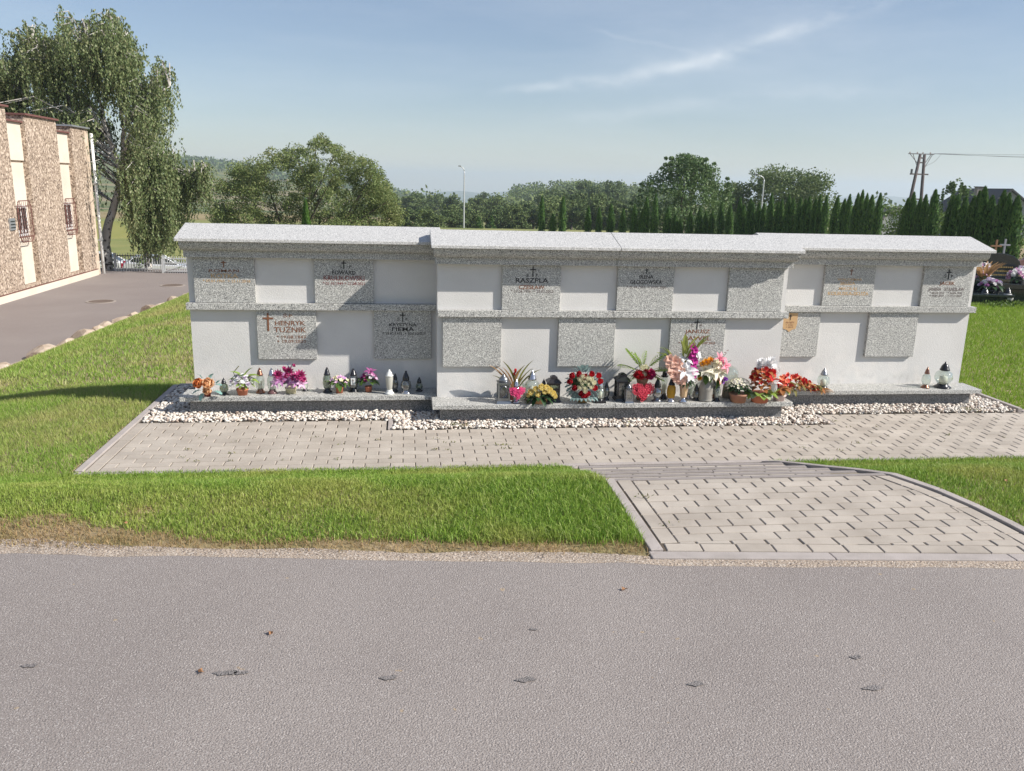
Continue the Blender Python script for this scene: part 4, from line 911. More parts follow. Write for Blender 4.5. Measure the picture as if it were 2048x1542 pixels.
birch('birch_tree', (-11.3, 33.2, -1.4), [([(-11.35, 33.2, -1.5), (-11.25, 33.1, -.2), (-10.75, 33, 1.2), (-10.45, 33, 2.4), (-10.75, 33, 3.6), (-11.3, 33, 4.8)], .20, .05), ([(-10.45, 33, 2.4), (-10.25, 33, 4.0), (-10.2, 33, 5.6), (-10.35, 33, 7.3)], .09, .02), ([(-10.9, 33, 3.7), (-11.0, 33, 5.2), (-11.2, 33, 7.2)], .07, .02), ([(-10.6, 33, 3.2), (-11.9, 33, 4.6), (-13.2, 33, 6.4)], .07, .02), ([(-11.2, 33, 4.6), (-13.0, 33, 4.6), (-14.6, 33, 5.3)], .05, .015), ([(-10.3, 33, 3.9), (-9.3, 33, 4.8), (-8.5, 33, 5.4)], .05, .015)],
      A1, 'tall weeping birch with pale forked limbs rising behind the hall', 5, bl)
birch('birch_tree', (-9.9, 33.6, -1.4), [([(-9.95, 33.6, -1.5), (-9.95, 33.6, .0), (-9.8, 33.4, 1.6), (-9.6, 33.2, 3.2)], .17, .03), ([(-9.8, 33.4, 1.6), (-8.8, 33.2, 2.5), (-7.5, 33, 2.35)], .05, .012)], A2, 'lower weeping birch beside the gate with foliage hanging to the fence', 6, bl)
# big olive bush-like tree behind the left wall
ol = leafmat('willow_leaves', [(.10, .15, .045), (.165, .225, .075), (.26, .30, .11), (.125, .175, .055), (.32, .32, .14)], .55, .3, ((.24, .20, .08), .35, 1.75, .35))
dk = leafmat('orchard_leaves', [(.06, .12, .04), (.11, .18, .06), (.20, .27, .12), (.08, .14, .04)], .45, .25)
md = leafmat('lime_leaves', [(.07, .115, .035), (.12, .17, .055), (.19, .23, .09)], .55, .3)
rgb = np.random.default_rng(31); t = empty('willow_tree', (-5.1, 45, -2.6), 0, 'broad olive-brown willow with many leaning stems behind the left wall', 'tree'); cl = []
def top_w(x): return float(np.interp(x, [-9.9, -9.3, -8.6, -8.0, -7.3, -6.2, -5.4, -4.7, -4.3, -3.6, -2.9, -2.2, -1.4, -.8, -.2], [0.2, 1.8, 3.3, 2.7, 3.4, 4.1, 3.9, 4.3, 4.55, 4.0, 3.7, 3.5, 2.9, 1.7, .6]))
for i in range(620):
    x = rgb.uniform(-9.8, -.3); zt = top_w(x)-.22; q = rgb.random()**.65; z = -1.8+(zt+1.8)*q; y = rgb.normal(0, 1.3)*math.sqrt(max(.1, 1-((x+5)/5.2)**2))
    if fbm(x*.9, z*.9, 2, 60) < .20 and z < zt-.6: continue
    cl.append((np.array([x+5.1, y, z+2.6]), rgb.uniform(.26, .55)))
V, F = leafcloud(cl, 130, .12, rgb, asp=.42); nobj('crown', npmesh('crown', V, F, None, ol), t)
tr = MB()
for i in range(26):
    c = cl[int(rgb.integers(len(cl)))][0]; bx = rgb.uniform(-1.2, 1.2); tr.tube([(bx*.5, 0, -.3), (bx+c[0]*.35, c[1]*.3, c[2]*.45), tuple(c)], [.11, .06, .015], 5)
tr.obj('trunk', barkm, t)
tree('pear_tree', (18.9, 56, -2.6), 6.8, 4.0, .15, dk, 'dark leafy tree with upright shoots behind the thuja row, right of centre', None, 420, 60, 12, 'spiky', .16, .02, crad=.17)
tree('lime_tree', (39.6, 85, -4.2), 8.9, 5.4, .26, md, 'broad rounded tree behind the thujas beside the second street lamp', None, 230, 60, 13, 'round', .3, .2, crad=.19)
tree('lime_tree', (35.4, 88, -4.4), 7.3, 3.2, .26, md, 'smaller rounded tree merging with the broad tree on its left', None, 120, 55, 14, 'round', .2, .2, crad=.2)
tree('elder_tree', (29.2, 42, -1.9), 4.95, 1.25, .13, dk, 'thin airy tree with sky showing through, between the thujas and the pylon', None, 46, 18, 15, 'spiky', .05, .25, crad=.16)
sp1 = tree('spruce_tree', (6.0, 70, -2.8), 2.35, .62, .12, leafmat('spruce_needles', [(.06, .13, .03), (.09, .17, .045), (.12, .2, .06)], .6, .2), 'small bright conifer before the valley trees, right of the tall lamp', 'small conifers in the valley', 60, 40, 16, 'cone', .06, .1, crad=.3)
tree('spruce_tree', (7.3, 72, -2.8), 1, 1, 1, None, 'small conifer just right of the brightest conifer', 'small conifers in the valley', inst_of=sp1)
# individual trees standing in the valley
vl = [leafmat('valley_leaves_a', [(.08, .125, .04), (.13, .18, .06), (.20, .235, .09)], .7, .2), leafmat('valley_leaves_b', [(.06, .10, .035), (.10, .15, .05), (.16, .19, .075)], .7, .2)]
vt = [tree('valley_tree', (0, 0, -50), 9., 4.6, .55, vl[k % 2], None, None, 110, 60, 60+k, 'round', .3, .05, crad=.2) for k in range(4)]
def az(u): d = sdir(u, 400); return d.x/d.y
VT = [(800, 410, 52, 190), (838, 402, 50, 200), (872, 400, 44, 230), (905, 404, 40, 185), (938, 411, 46, 170), (965, 398, 36, 250), (992, 404, 50, 165), (1022, 421, 44, 180), (1048, 418, 46, 170), (1075, 417, 50, 150), (1103, 390, 62, 190), (1138, 388, 66, 200), (1170, 373, 60, 210), (1200, 372, 56, 190), (1226, 381, 48, 200), (1160, 392, 60, 120), (1212, 398, 56, 118), (1255, 402, 46, 160), (770, 415, 50, 160), (855, 425, 44, 120), (915, 424, 40, 118), (978, 426, 44, 115), (1120, 402, 66, 115), (1250, 422, 40, 110), (1290, 408, 44, 170), (1455, 392, 34, 120), (1240, 372+6, 34, 300)]
VT += [(820, 428, 50, 105), (868, 436, 46, 100), (900, 436, 50, 108), (945, 430, 50, 112), (1000, 425, 52, 118), (1035, 424, 50, 110), (1068, 420, 54, 112), (1185, 405, 60, 112), (1232, 412, 60, 108), (1100, 418, 56, 104), (1145, 414, 56, 108), (1265, 425, 50, 104)]
side_of = lambda u: 'behind the willow' if u < 830 else 'left of the nearer street lamp' if u < 925 else 'right of the nearer street lamp' if u < 1080 else 'on the knoll above the centre wall' if u < 1245 else 'beside the pear tree'
rank = {}
for i_, q_ in enumerate(VT): rank[i_] = sum(1 for r_ in VT if side_of(r_[0]) == side_of(q_[0]) and (r_[0], r_[3]) < (q_[0], q_[3]))
pos_words = ['by the left end of the valley wood', 'left of the tall street lamp', 'in the gap beside the willow', 'below the tan hillside']
for i, (u, v, w_, d) in enumerate(VT):
    x = az(u)*d; hor = 391+.0246*(u-930); zt = 2.224-(v-hor)/1690*d; g0 = gzs(x, d); h = max(3.0, (zt-g0)*.84); r_ = w_/1690*d/2*1.35
    src = vt[i % 4]
    if i < 4: t = src; t.location = (x, d, g0)
    else:
        t = empty('valley_tree', (x, d, g0))
        for ch in src.children: c = ch.copy(); COL.objects.link(c); c.parent = t
    t.scale = (r_/4.6, r_/4.6, h/9.); t.rotation_euler = (0, 0, i*1.7)
    side = side_of(u)
    tag(t, 'valley tree %s, %s of them from the left' % (side, ORD[rank[i]]), 'tree', 'valley trees ' + side)

# ------------------------------------------------------------------ thuja row
th = leafmat('thuja_sprays', [(.028, .075, .02), (.06, .135, .03), (.12, .22, .05), (.035, .09, .02)], .6, .06)
th2 = leafmat('thuja_sprays_bright', [(.05, .12, .015), (.08, .17, .025), (.12, .22, .04)], .6, .25)
def thuja_mesh(seed, m):
    rg = np.random.default_rng(seed); n = 2600; z = rg.random(n)**.9; a = rg.uniform(0, 2*PI, n)
    r = .5*np.minimum(1, (1-z)*2.1)**.62*(.80+.20*np.minimum(1, z*6))*(1+.22*(vnoise(a*3, z*9, seed)-.5)+.10*np.sin(a*5+seed+z*6))*rg.uniform(.72, 1.04, n)
    P = np.stack([r*np.cos(a), r*np.sin(a), z], 1); n_ = np.stack([np.cos(a)*.4, np.sin(a)*.4, np.ones(n)*1.0], 1)
    b = rg.normal(0, .25, (n, 3)); up = n_+b; up /= np.linalg.norm(up, axis=1, keepdims=True); s_ = np.stack([np.cos(a+PI/2), np.sin(a+PI/2), np.zeros(n)], 1)+rg.normal(0, .25, (n, 3)); s_ /= np.linalg.norm(s_, axis=1, keepdims=True)
    L = .032*(.6+.8*rg.random(n))[:, None]; Wd = .062*(.6+.8*rg.random(n))[:, None]
    U = up*L*np.array([3.2, 3.2, 1]); S = s_*Wd*np.array([1.2, 1.2, .3])
    V = np.stack([P-U*.4, P+S*.6, P+U, P-S*.6], 1).reshape(-1, 3); me = npmesh('crown', V, np.arange(4*n).reshape(n, 4), None, m); return me
tms = [thuja_mesh(k, th) for k in range(5)]; tmb = thuja_mesh(9, th2); core = MB().lathe([(.30, .02), (.36, .2), (.34, .5), (.22, .78), (.08, .93)], 9).mesh('stem'); core.materials.append(mat('thuja_inner_shade', (.02, .03, .012), .95))  # near-black inner body: the shade inside the crown is put into its colour
THUJA = [[-4.857,42.0,1.201,0.499],[8.099,49.985,1.544,0.438],[8.705,49.532,0.516,0.44],[9.209,49.094,1.526,0.442],[10.525,48.013,1.065,0.446],[11.064,47.553,0.977,0.448],[11.635,47.043,1.2,0.449],[12.217,46.532,0.977,0.451],[12.737,46.043,1.223,0.452],[13.116,45.702,0.995,0.453],[13.254,45.532,1.655,0.454],[13.639,45.149,1.858,0.45],[14.228,44.626,1.08,0.441],[14.558,44.319,0.776,0.436],[14.784,44.106,0.576,0.433],[15.178,43.67,0.998,0.426],[15.537,43.277,1.202,0.419],[15.792,43.021,1.007,0.415],[16.043,42.745,1.074,0.411],[16.369,42.34,1.529,0.404],[16.696,41.97,1.419,0.399],[16.958,41.37,1.791,0.39],[17.09,41.16,1.449,0.387],[17.25,40.749,1.785,0.383],[17.343,40.59,1.569,0.385],[17.498,40.245,1.557,0.389],[17.631,39.942,1.543,0.392],[17.773,39.48,2.037,0.397],[17.97,39.099,1.62,0.401],[18.044,38.862,1.793,0.404],[18.184,38.43,1.992,0.408],[18.289,38.19,1.836,0.41],[18.438,37.752,1.871,0.414],[18.539,37.47,1.81,0.416],[18.609,37.212,1.931,0.418],[18.732,36.84,1.873,0.421],[18.796,36.57,2.014,0.423],[18.905,36.195,2.001,0.426],[18.915,35.205,1.976,0.425],[18.874,34.51,1.882,0.423],[18.802,34.0,2.08,0.421],[18.704,33.165,2.132,0.417],[18.631,32.715,2.257,0.415],[18.588,32.27,2.123,0.413],[18.521,31.77,2.071,0.411],[18.384,30.968,2.159,0.408],[18.456,29.186,2.008,0.44],[18.421,28.836,2.21,0.445],[18.435,28.423,2.041,0.452],[18.405,28.073,2.135,0.457],[18.34,27.47,2.314,0.465],[18.302,26.39,2.129,0.488],[18.274,26.12,2.15,0.493],[18.232,25.64,2.094,0.502],[18.159,25.13,2.134,0.511],[18.083,24.8,2.294,0.516],[18.013,24.5,2.419,0.521],[18.077,24.179,2.151,0.52],[18.062,23.675,2.309,0.519],[18.076,23.461,2.239,0.519],[18.084,23.086,2.173,0.518]]
for i, (x, y, zt, w_) in enumerate(THUJA):
    g0 = gzs(x, y)-.05; H_ = zt-g0+.06; W_ = w_*.98*(.9+.25*hash2(i, 3)); W_ = float(W_)
    t = empty('thuja', (x, y, g0)); m_ = tmb if i == 0 else tms[i % 5]
    inst('crown', m_, t, (0, 0, 0), (0, 0, i*1.9), (W_, W_, H_)); inst('stem', core, t, (0, 0, 0), (0, 0, 0), (W_*.8, W_*.8, H_))  # the stem object is that shade-coloured inner body, filling the crown
    lb = 'lone bright green thuja standing before the willow' if i == 0 else 'tall slim thuja, first in the row behind the middle wall' if i == 1 else 'short thuja between the first two tall ones of the row' if i == 2 else 'slim thuja, %s in the far part of the row behind the middle wall' % ORD[27-i] if i < 28 else 'close-set thuja, %s from the far end of the row behind the right wall' % ORD[i-28] if i < 47 else 'large dark thuja, %s from the gap at the near end of the row' % ORD[i-47]
    tag(t, lb, 'thuja', 'thujas of the hedge row, ' + ('single ones' if i < 3 else 'far part' if i < 28 else 'middle part' if i < 47 else 'near part'))
# low hedge and bushes behind the right wall
hm_ = leafmat('hedge_leaves', [(.06, .11, .02), (.10, .17, .03), (.17, .23, .06)], .5, .3)
rg = np.random.default_rng(51); cl = [(np.array([rg.uniform(19.5, 29), 44+rg.normal(0, .4)-(0), gzs(20, 44)+rg.uniform(.3, 1.9)]), .4) for _ in range(170)]
V, F = leafcloud(cl, 40, .13, rg); o = nobj('hedge', npmesh('hedge', V, F, None, hm_)); tag(o, 'low green hedge seen through the gap in the thuja row', 'hedge')
for i, (x, y, h, lb) in enumerate([(19.3, 26.3, 1.9, 'yellow-green bush showing between two thujas above the right wall end'), (19.5, 24.2, 1.7, 'pale green bush between the last thujas at the right edge'), (-11.9, 35.2, 1.0, 'dense green bush behind the picket fence beside the birch trunk'), (19.6, 28.9, 1.5, 'green bush filling the gap beside the near thujas')]):
    z0 = gzs(x, y) if i != 2 else -1.9; cl = [(np.array([rg.normal(0, .38 if i != 2 else .9), rg.normal(0, .3), rg.uniform(.1, h)]), .24) for _ in range(44)]
    V, F = leafcloud(cl, 46, .075, rg); t = empty('bush', (x, y, z0), 0, lb, 'bush', 'bushes behind the walls'); nobj('leaves', npmesh('leaves', V, F, None, hm_), t)
    MB().tube([(0, 0, -.1), (.05, 0, h*.7)], [.04, .01], 5).obj('stem', barkm, t)

# ------------------------------------------------------------------ hills
hillm = fieldmat('hill_fields', [(.13, .15, .055), (.22, .19, .10), (.10, .125, .045), (.27, .22, .13), (.16, .17, .07)], (.010, .022, 1))
HL = [[-489.996,6.214],[-351.605,11.865],[-234.407,16.52],[-221.229,17.372],[-201.297,15.954],[-173.343,14.245],[-108.735,6.477],[-58.02,-1.344],[-6.318,-10.088],[19.922,-13.88],[62.431,-19.188],[100.121,-22.059],[154.778,-26.222]]
HM = [[-27.374,-13.058],[11.764,-10.08],[27.143,-8.054],[44.135,-5.736],[59.211,-2.713],[71.869,-0.954],[97.54,-0.115],[108.018,-1.606],[123.853,-3.243],[150.622,-5.676],[177.849,-7.646]]
RA = [[-900,-60],[-414.055,-64],[-220.282,-55],[27.594,-43.307],[127.092,-33.618],[229.261,-27.341],[312.128,-35.63],[425.761,-24.152],[581.581,-17.564],[747.877,-19.671],[867.541,-18.911],[937.357,-19.313],[1065.408,-22.434],[1259.634,-24.125],[1434.94,-28.377],[1656.249,-23.456],[1795.06,-19.33],[1881.948,-25.732],[1926.517,-18.489],[1978.023,-11.077],[2032.393,-6.72],[2097.643,-12.591],[2140.321,-20.052],[2344.629,-29.343],[2582.15,-32.794],[3314.812,-21.629]]
def ridge(name, prof, d, front, back, x0, x1, m, amp=0., zf=None, n=160, rows=40):
    X_ = np.linspace(x0, x1, n); zt = np.interp(X_, [p[0] for p in prof], [p[1] for p in prof]); s = np.linspace(0, 1, rows); V = []
    for t_ in s:
        y = d-front+(front+back)*t_; k = (y-(d-front))/front if y < d else 1-(y-d)/back
        prf = math.sin(min(1, max(0, k))*PI/2)**.9
        # the ridge line keeps its bearing from the viewer while the slope comes forward
        xs_ = X_*(1 if y > d else (1-.0*(1-k))); g0 = gz(xs_, np.full(n, y))-.6 if zf is None else np.full(n, zf)
        z = g0+(zt-g0)*prf+amp*(fbm(xs_/(front*.12), np.full(n, y)/(front*.12), 4, 7)-.47)*math.sin(PI*min(1, max(0, k)))
        V.append(np.stack([xs_, np.full(n, y), z], 1))
    V = np.concatenate(V); i_ = np.arange(n*rows).reshape(rows, n); F = np.stack([i_[:-1, :-1], i_[:-1, 1:], i_[1:, 1:], i_[1:, :-1]], -1).reshape(-1, 4)
    o = nobj(name, npmesh(name, V, F, None, m, True)); tag(o, kind='structure'); return V.reshape(rows, n, 3)
GL = ridge('hill', HL, 900, 560, 400, -560, 170, hillm, 3.)
GM = ridge('hill', HM, 420, 190, 150, -30, 190, mat('pasture', (.17, .19, .06), .95, var=(.26, .23, .10), vscale=.03, detail=8), 1.)
wood = mat('far_wood', (.05, .07, .03), .95, var=(.12, .13, .06), vscale=.006, detail=8)
ridge('mountain', RA, 3400, 1000, 900, -1000, 3400, wood, 16., -90, 220)
RB_ = [[-1200, -75], [300, -62], [700, -58], [1200, -55], [1700, -38], [2000, -34], [2400, -40], [3000, -45]]
ridge('hill', RB_, 2500, 500, 400, -1200, 3000, mat('far_fields', (.20, .19, .10), .95, var=(.08, .10, .045), vscale=.008, detail=8), 8., -85, 160)
# scrub and woodland on the slopes: masses nobody could count
def sample(G, n, rg, r0=0., r1=.6, cond=None):
    rows, cols = G.shape[:2]; r = rg.integers(int(rows*r0), int(rows*r1), n); c = rg.integers(0, cols-1, n); f = rg.random((n, 2))
    P = G[r, c]*(1-f[:, :1])+G[r, c+1]*f[:, :1]; P = P*(1-f[:, 1:])+G[np.minimum(r+1, rows-1), c]*f[:, 1:]
    return P[cond(P)] if cond is not None else P
def woods(name, P, r, h, per, size, m, label, rg):
    n = len(P); d = rg.normal(size=(n, per, 3)); d /= np.linalg.norm(d, axis=2, keepdims=True); R_ = (rg.uniform(r*.6, r*1.4, n))[:, None]; H_ = (rg.uniform(h*.6, h*1.3, n))[:, None]
    rr = rg.uniform(.6, 1.0, (n, per))
    Q = np.stack([P[:, None, 0]+d[..., 0]*R_*rr, P[:, None, 1]+d[..., 1]*R_*rr, P[:, None, 2]+H_*.5+d[..., 2]*H_*.55*rr], -1).reshape(-1, 3)
    V, F = cards(Q, size, .8, None, rg); tag(nobj(name, npmesh(name, V, F, None, m)), label, 'woodland', kind='stuff')
rg = np.random.default_rng(90)
def knoll(P):
    a = P[:, 0]/P[:, 1]; return (a > .125) & (a < .33) & ((P[:, 1] > 370) | (a > .215)) | (fbm(P[:, 0]*.02, P[:, 1]*.02, 3, 5) > .58)
woods('knoll_woods', sample(GM, 1700, rg, .15, .62, knoll), 2.8, 5.0, 34, 1.0, vl[0], 'mixed woodland covering the knoll behind the middle wall', rg)
woods('hillside_scrub', sample(GL, 1500, rg, .35, .62, lambda P: (fbm(P[:, 0]*.012, P[:, 1]*.02, 3, 5) > .44) & (P[:, 0] < 0)), 6.5, 5.5, 22, 2.4, vl[1], 'dark scrub over the upper slope of the left hill', rg)
woods('hedgerows', sample(GL, 1500, rg, .02, .6, lambda P: (np.abs(((P[:, 1]*.9+P[:, 0]*.12) % 62)-31) < 5)), 3.8, 3.2, 16, 1.6, vl[1], 'hedgerows between the fields of the left hill', rg)
Pv = np.stack([rg.uniform(-200, 260, 900), rg.uniform(215, 330, 900)], 1); Pv = Pv[(fbm(Pv[:, 0]*.012, Pv[:, 1]*.02, 3, 8) > .45) & (Pv[:, 0] > -30)]; Pv = np.concatenate([Pv, gz(Pv[:, 0], Pv[:, 1])[:, None]], 1)
woods('valley_woods', Pv, 4.6, 8.5, 40, 1.3, vl[0], 'woodland filling the valley floor beyond the first trees', rg)
Pv = np.stack([rg.uniform(-70, -42, 12), rg.uniform(150, 230, 12)], 1); Pv = np.concatenate([Pv, gz(Pv[:, 0], Pv[:, 1])[:, None]], 1)
woods('field_bushes', Pv, 1.6, 3., 60, .5, vl[1], 'scattered dark bushes on the tan field', rg)

# ------------------------------------------------------------------ lamps, pylon, houses
lampm = mat('lamp_metal', (.50, .51, .52), .45, metal=.4); headm = mat('lamp_head_dark', (.06, .065, .07), .5)
for (x, y, z, dx, lb, zb) in [(5.80, 85, 3.72, -.62, 'slim grey street lamp against the sky, before the valley trees', -4.5), (35.05, 80, 3.60, -1.15, 'grey street lamp before the broad rounded tree on the right', -4.2)]:
    l = empty('street_lamp', (x, y, zb), 0, lb, 'street lamp', 'street lamps beyond the walls'); H_ = z-zb
    MB().lathe([(.09, 0), (.085, 1.2), (.06, H_-.5), (.05, H_-.3)], 10).obj('pole', lampm, l, True)
    MB().tube([(0, 0, H_-.32), (dx*.12, 0, H_-.08), (dx*.5, 0, H_+.10), (dx*.75, 0, H_+.17)], [.05, .045, .04, .035], 6).obj('arm', lampm, l, True)
    MB().box(min(dx, dx*.55), max(dx, dx*.55), -.12, .12, H_+.13, H_+.21).obj('lamp_head', headm, l, bevel=.03)
pyl = empty('pylon', (51.35, 80, -4.), 0, 'A-shaped twin-pole power pylon with wide crossarm above the thujas', 'pylon'); pm = mat('tarred_wood', (.075, .055, .05), .9, var=(.12, .10, .10), vscale=3); wire = mat('wire', (.06, .065, .08), .5)
for a, b_ in (((-1.15, -.3), (-.16, 10.15)), ((.98, -.3), (.30, 10.15))): MB().tube([(a[0]+(0), 0, 0), (b_[0], 0, b_[1])], [.20, .14], 8).obj('pole', pm, pyl, True)
for z, w0, w1 in ((5.72, -.9, 1.3), (8.17, -.95, .95), (9.3, -.25, .35), (9.75, -.2, .33)): MB().box(w0, w1, -.1, .1, z, z+.13).obj('cross_brace', pm, pyl)
MB().box(-1.42, 1.3, -.08, .08, 10.16, 10.24).obj('crossarm', mat('steel_arm', (.14, .13, .14), .6), pyl)
for a, b_ in (((-1.25, 10.16), (-.35, 9.3)), ((-.95, 10.16), (-.28, 8.9)), ((1.0, 10.16), (.45, 9.3)), ((1.15, 10.16), (.5, 8.9))): MB().tube([(a[0], 0, a[1]), (b_[0], 0, b_[1])], .03, 5).obj('strut', pm, pyl)
MB().box(-.92, -.78, -.08, .08, 8.3, 8.72).obj('switch_box', headm, pyl)
for k, x in enumerate((-1.3, -.5, .1, .9)):
    MB().lathe([(.03, 0), (.07, .03), (.03, .06), (.07, .09), (.03, .14)], 8, (x, 0, 10.24)).obj('insulator', mat('porcelain', (.25, .16, .12), .3), pyl)
for i, (y, z0, z1, sag) in enumerate([(0, 10.30, 11.0, .45), (.6, 10.28, 10.66, .30), (-.6, 10.26, 10.5, .28)]):
    pts = [(1.3+40*s_, y+s_*6, z0+(z1-z0)*s_*3-sag*4*s_*(1-s_)) for s_ in np.linspace(0, 1, 20)]; MB().tube(pts, .014, 4).obj('cable', wire, pyl)
MB().tube([(.5, 0, 9.0), (1.5, 0, 9.5), (2.1, 0, 10.25)], .012, 4).obj('cable', wire, pyl)
grw = mat('house_render', (.42, .42, .43), .9); grr = mat('roof_tiles', (.16, .13, .13), .8, var=(.22, .18, .17), vscale=3); whw = mat('white_render', (.70, .70, .68), .9); drf = mat('dark_roof', (.055, .055, .06), .7)
def house(loc, rz, W_, D_, hw, hr, wm_, rm_, label, chim=None, wins=()):
    h = empty('house', loc, rz, label, 'house', 'houses beyond the thujas')
    MB().extr([(-W_/2, -2), (W_/2, -2), (W_/2, hw), (0, hw+hr), (-W_/2, hw)], 0, D_).obj('wall', wm_, h)
    for s_ in (-1, 1):
        q = MB().extr([(s_*(W_/2+.35), hw-.35*hr/(W_/2)+.02), (s_*(W_/2+.35), hw-.35*hr/(W_/2)+.17), (0.0, hw+hr+.19), (0.0, hw+hr+.03)], -.35, D_+.35); q.obj('roof', rm_, h)
    for (x, z, a, b_) in wins:
        f = MB().box(x-a/2, x+a/2, -.05, .02, z, z+b_).obj('window', white, h); MB().box(x-a/2+.07, x-.03, -.06, -.045, z+.07, z+b_-.07).obj('pane', pane, f); MB().box(x+.03, x+a/2-.07, -.06, -.045, z+.07, z+b_-.07).obj('pane', pane, f)
    if chim: c_ = MB().box(chim[0]-.3, chim[0]+.3, chim[1], chim[1]+.6, hw, chim[2]).obj('chimney', mat('chimney_brick', (.30, .26, .24), .9), h); MB().box(chim[0]-.36, chim[0]+.36, chim[1]-.06, chim[1]+.66, chim[2], chim[2]+.08).obj('chimney_cap', drf, c_)
    return h
house((61.9, 100, -4.2), rad(-8), 5.4, 9, 2.6, 2.05, grw, grr, 'grey gabled house with brown roof in the gap of the thuja row', None, [(0, 1.2, 1.0, 1.1)])
house((53.0, 70, -3.6), rad(-6), 2.5, 6, 3.9, 1.55, whw, drf, 'small white gabled dormer house with dark roof at the right edge', None, [(.0, 4.1, .8, .6)])
house((55.9, 72.5, -3.6), rad(-10), 5.6, 9, 4.4, 2.0, mat('grey_cladding', (.30, .31, .33), .8), drf, 'large house with grey gable, dark roof and chimney at the right edge', (-2.0, 1.5, 6.65), [(0, 2.4, 1.2, 1.2)])
# ------------------------------------------------------------------ haze
hz = MB().box(-1500, 3600, -70, 4600, -120, 60).mesh('haze'); hz_m = bpy.data.materials.new('haze'); hz_m.use_nodes = True; t = hz_m.node_tree; t.nodes.clear()
o = N(t, 'ShaderNodeOutputMaterial'); pvn = N(t, 'ShaderNodeVolumePrincipled'); pvn.inputs['Color'].default_value = (.74, .86, 1.0, 1); pvn.inputs['Density'].default_value = HAZE; pvn.inputs['Anisotropy'].default_value = .25
t.links.new(pvn.outputs[0], o.inputs['Volume']); hz.materials.append(hz_m); tag(nobj('haze', hz), 'thin pale summer haze over the valley', None, None, 'stuff')

# ------------------------------------------------------------------ lanterns, pots and flowers
capblack = mat('black_plastic', (.018, .018, .022), .25, spec=.6); capsilver = mat('chromed_plastic', (.55, .55, .58), .16, metal=.9); capcopper = mat('copper_plastic', (.30, .15, .10), .22, metal=.8)
capwhite = mat('white_plastic', (.80, .80, .76), .35); glass = glassmat('clear_glass'); amber = mat('amber_glass', (.62, .36, .03), .12, transl=.35); gmilk = mat('milky_plastic', (.42, .40, .36), .3, transl=.3); ggreen = glassmat('smoky_green_glass', (.45, .52, .40), .2)
gdark = glassmat('smoky_glass', (.25, .25, .25), .25); candle = mat('white_wax', (.80, .76, .66), .5, transl=.3); candlered = mat('red_wax', (.45, .04, .05), .4); steel = mat('antique_silver', (.30, .31, .33), .32, metal=.85)
terra = mat('terracotta', (.46, .16, .085), .85, var=(.40, .13, .07), vscale=14); terradark = mat('dark_red_pot', (.20, .04, .03), .5); brownpot = mat('tan_bowl', (.42, .25, .13), .6, var=(.34, .19, .10), vscale=12); creampot = mat('cream_pot', (.52, .47, .30), .6); pinkp = mat('pale_pink_pot', (.66, .50, .46), .6)
label_m = mat('paper_label', (.72, .72, .72), .6); ZS = .186
GRPL = 'grave lanterns on the shelf'
def lathe_obj(n, m, prof, par, k=18, sy=1., **kw): return MB().lathe(prof, k, sy=sy).obj(n, m, par, True, **kw)
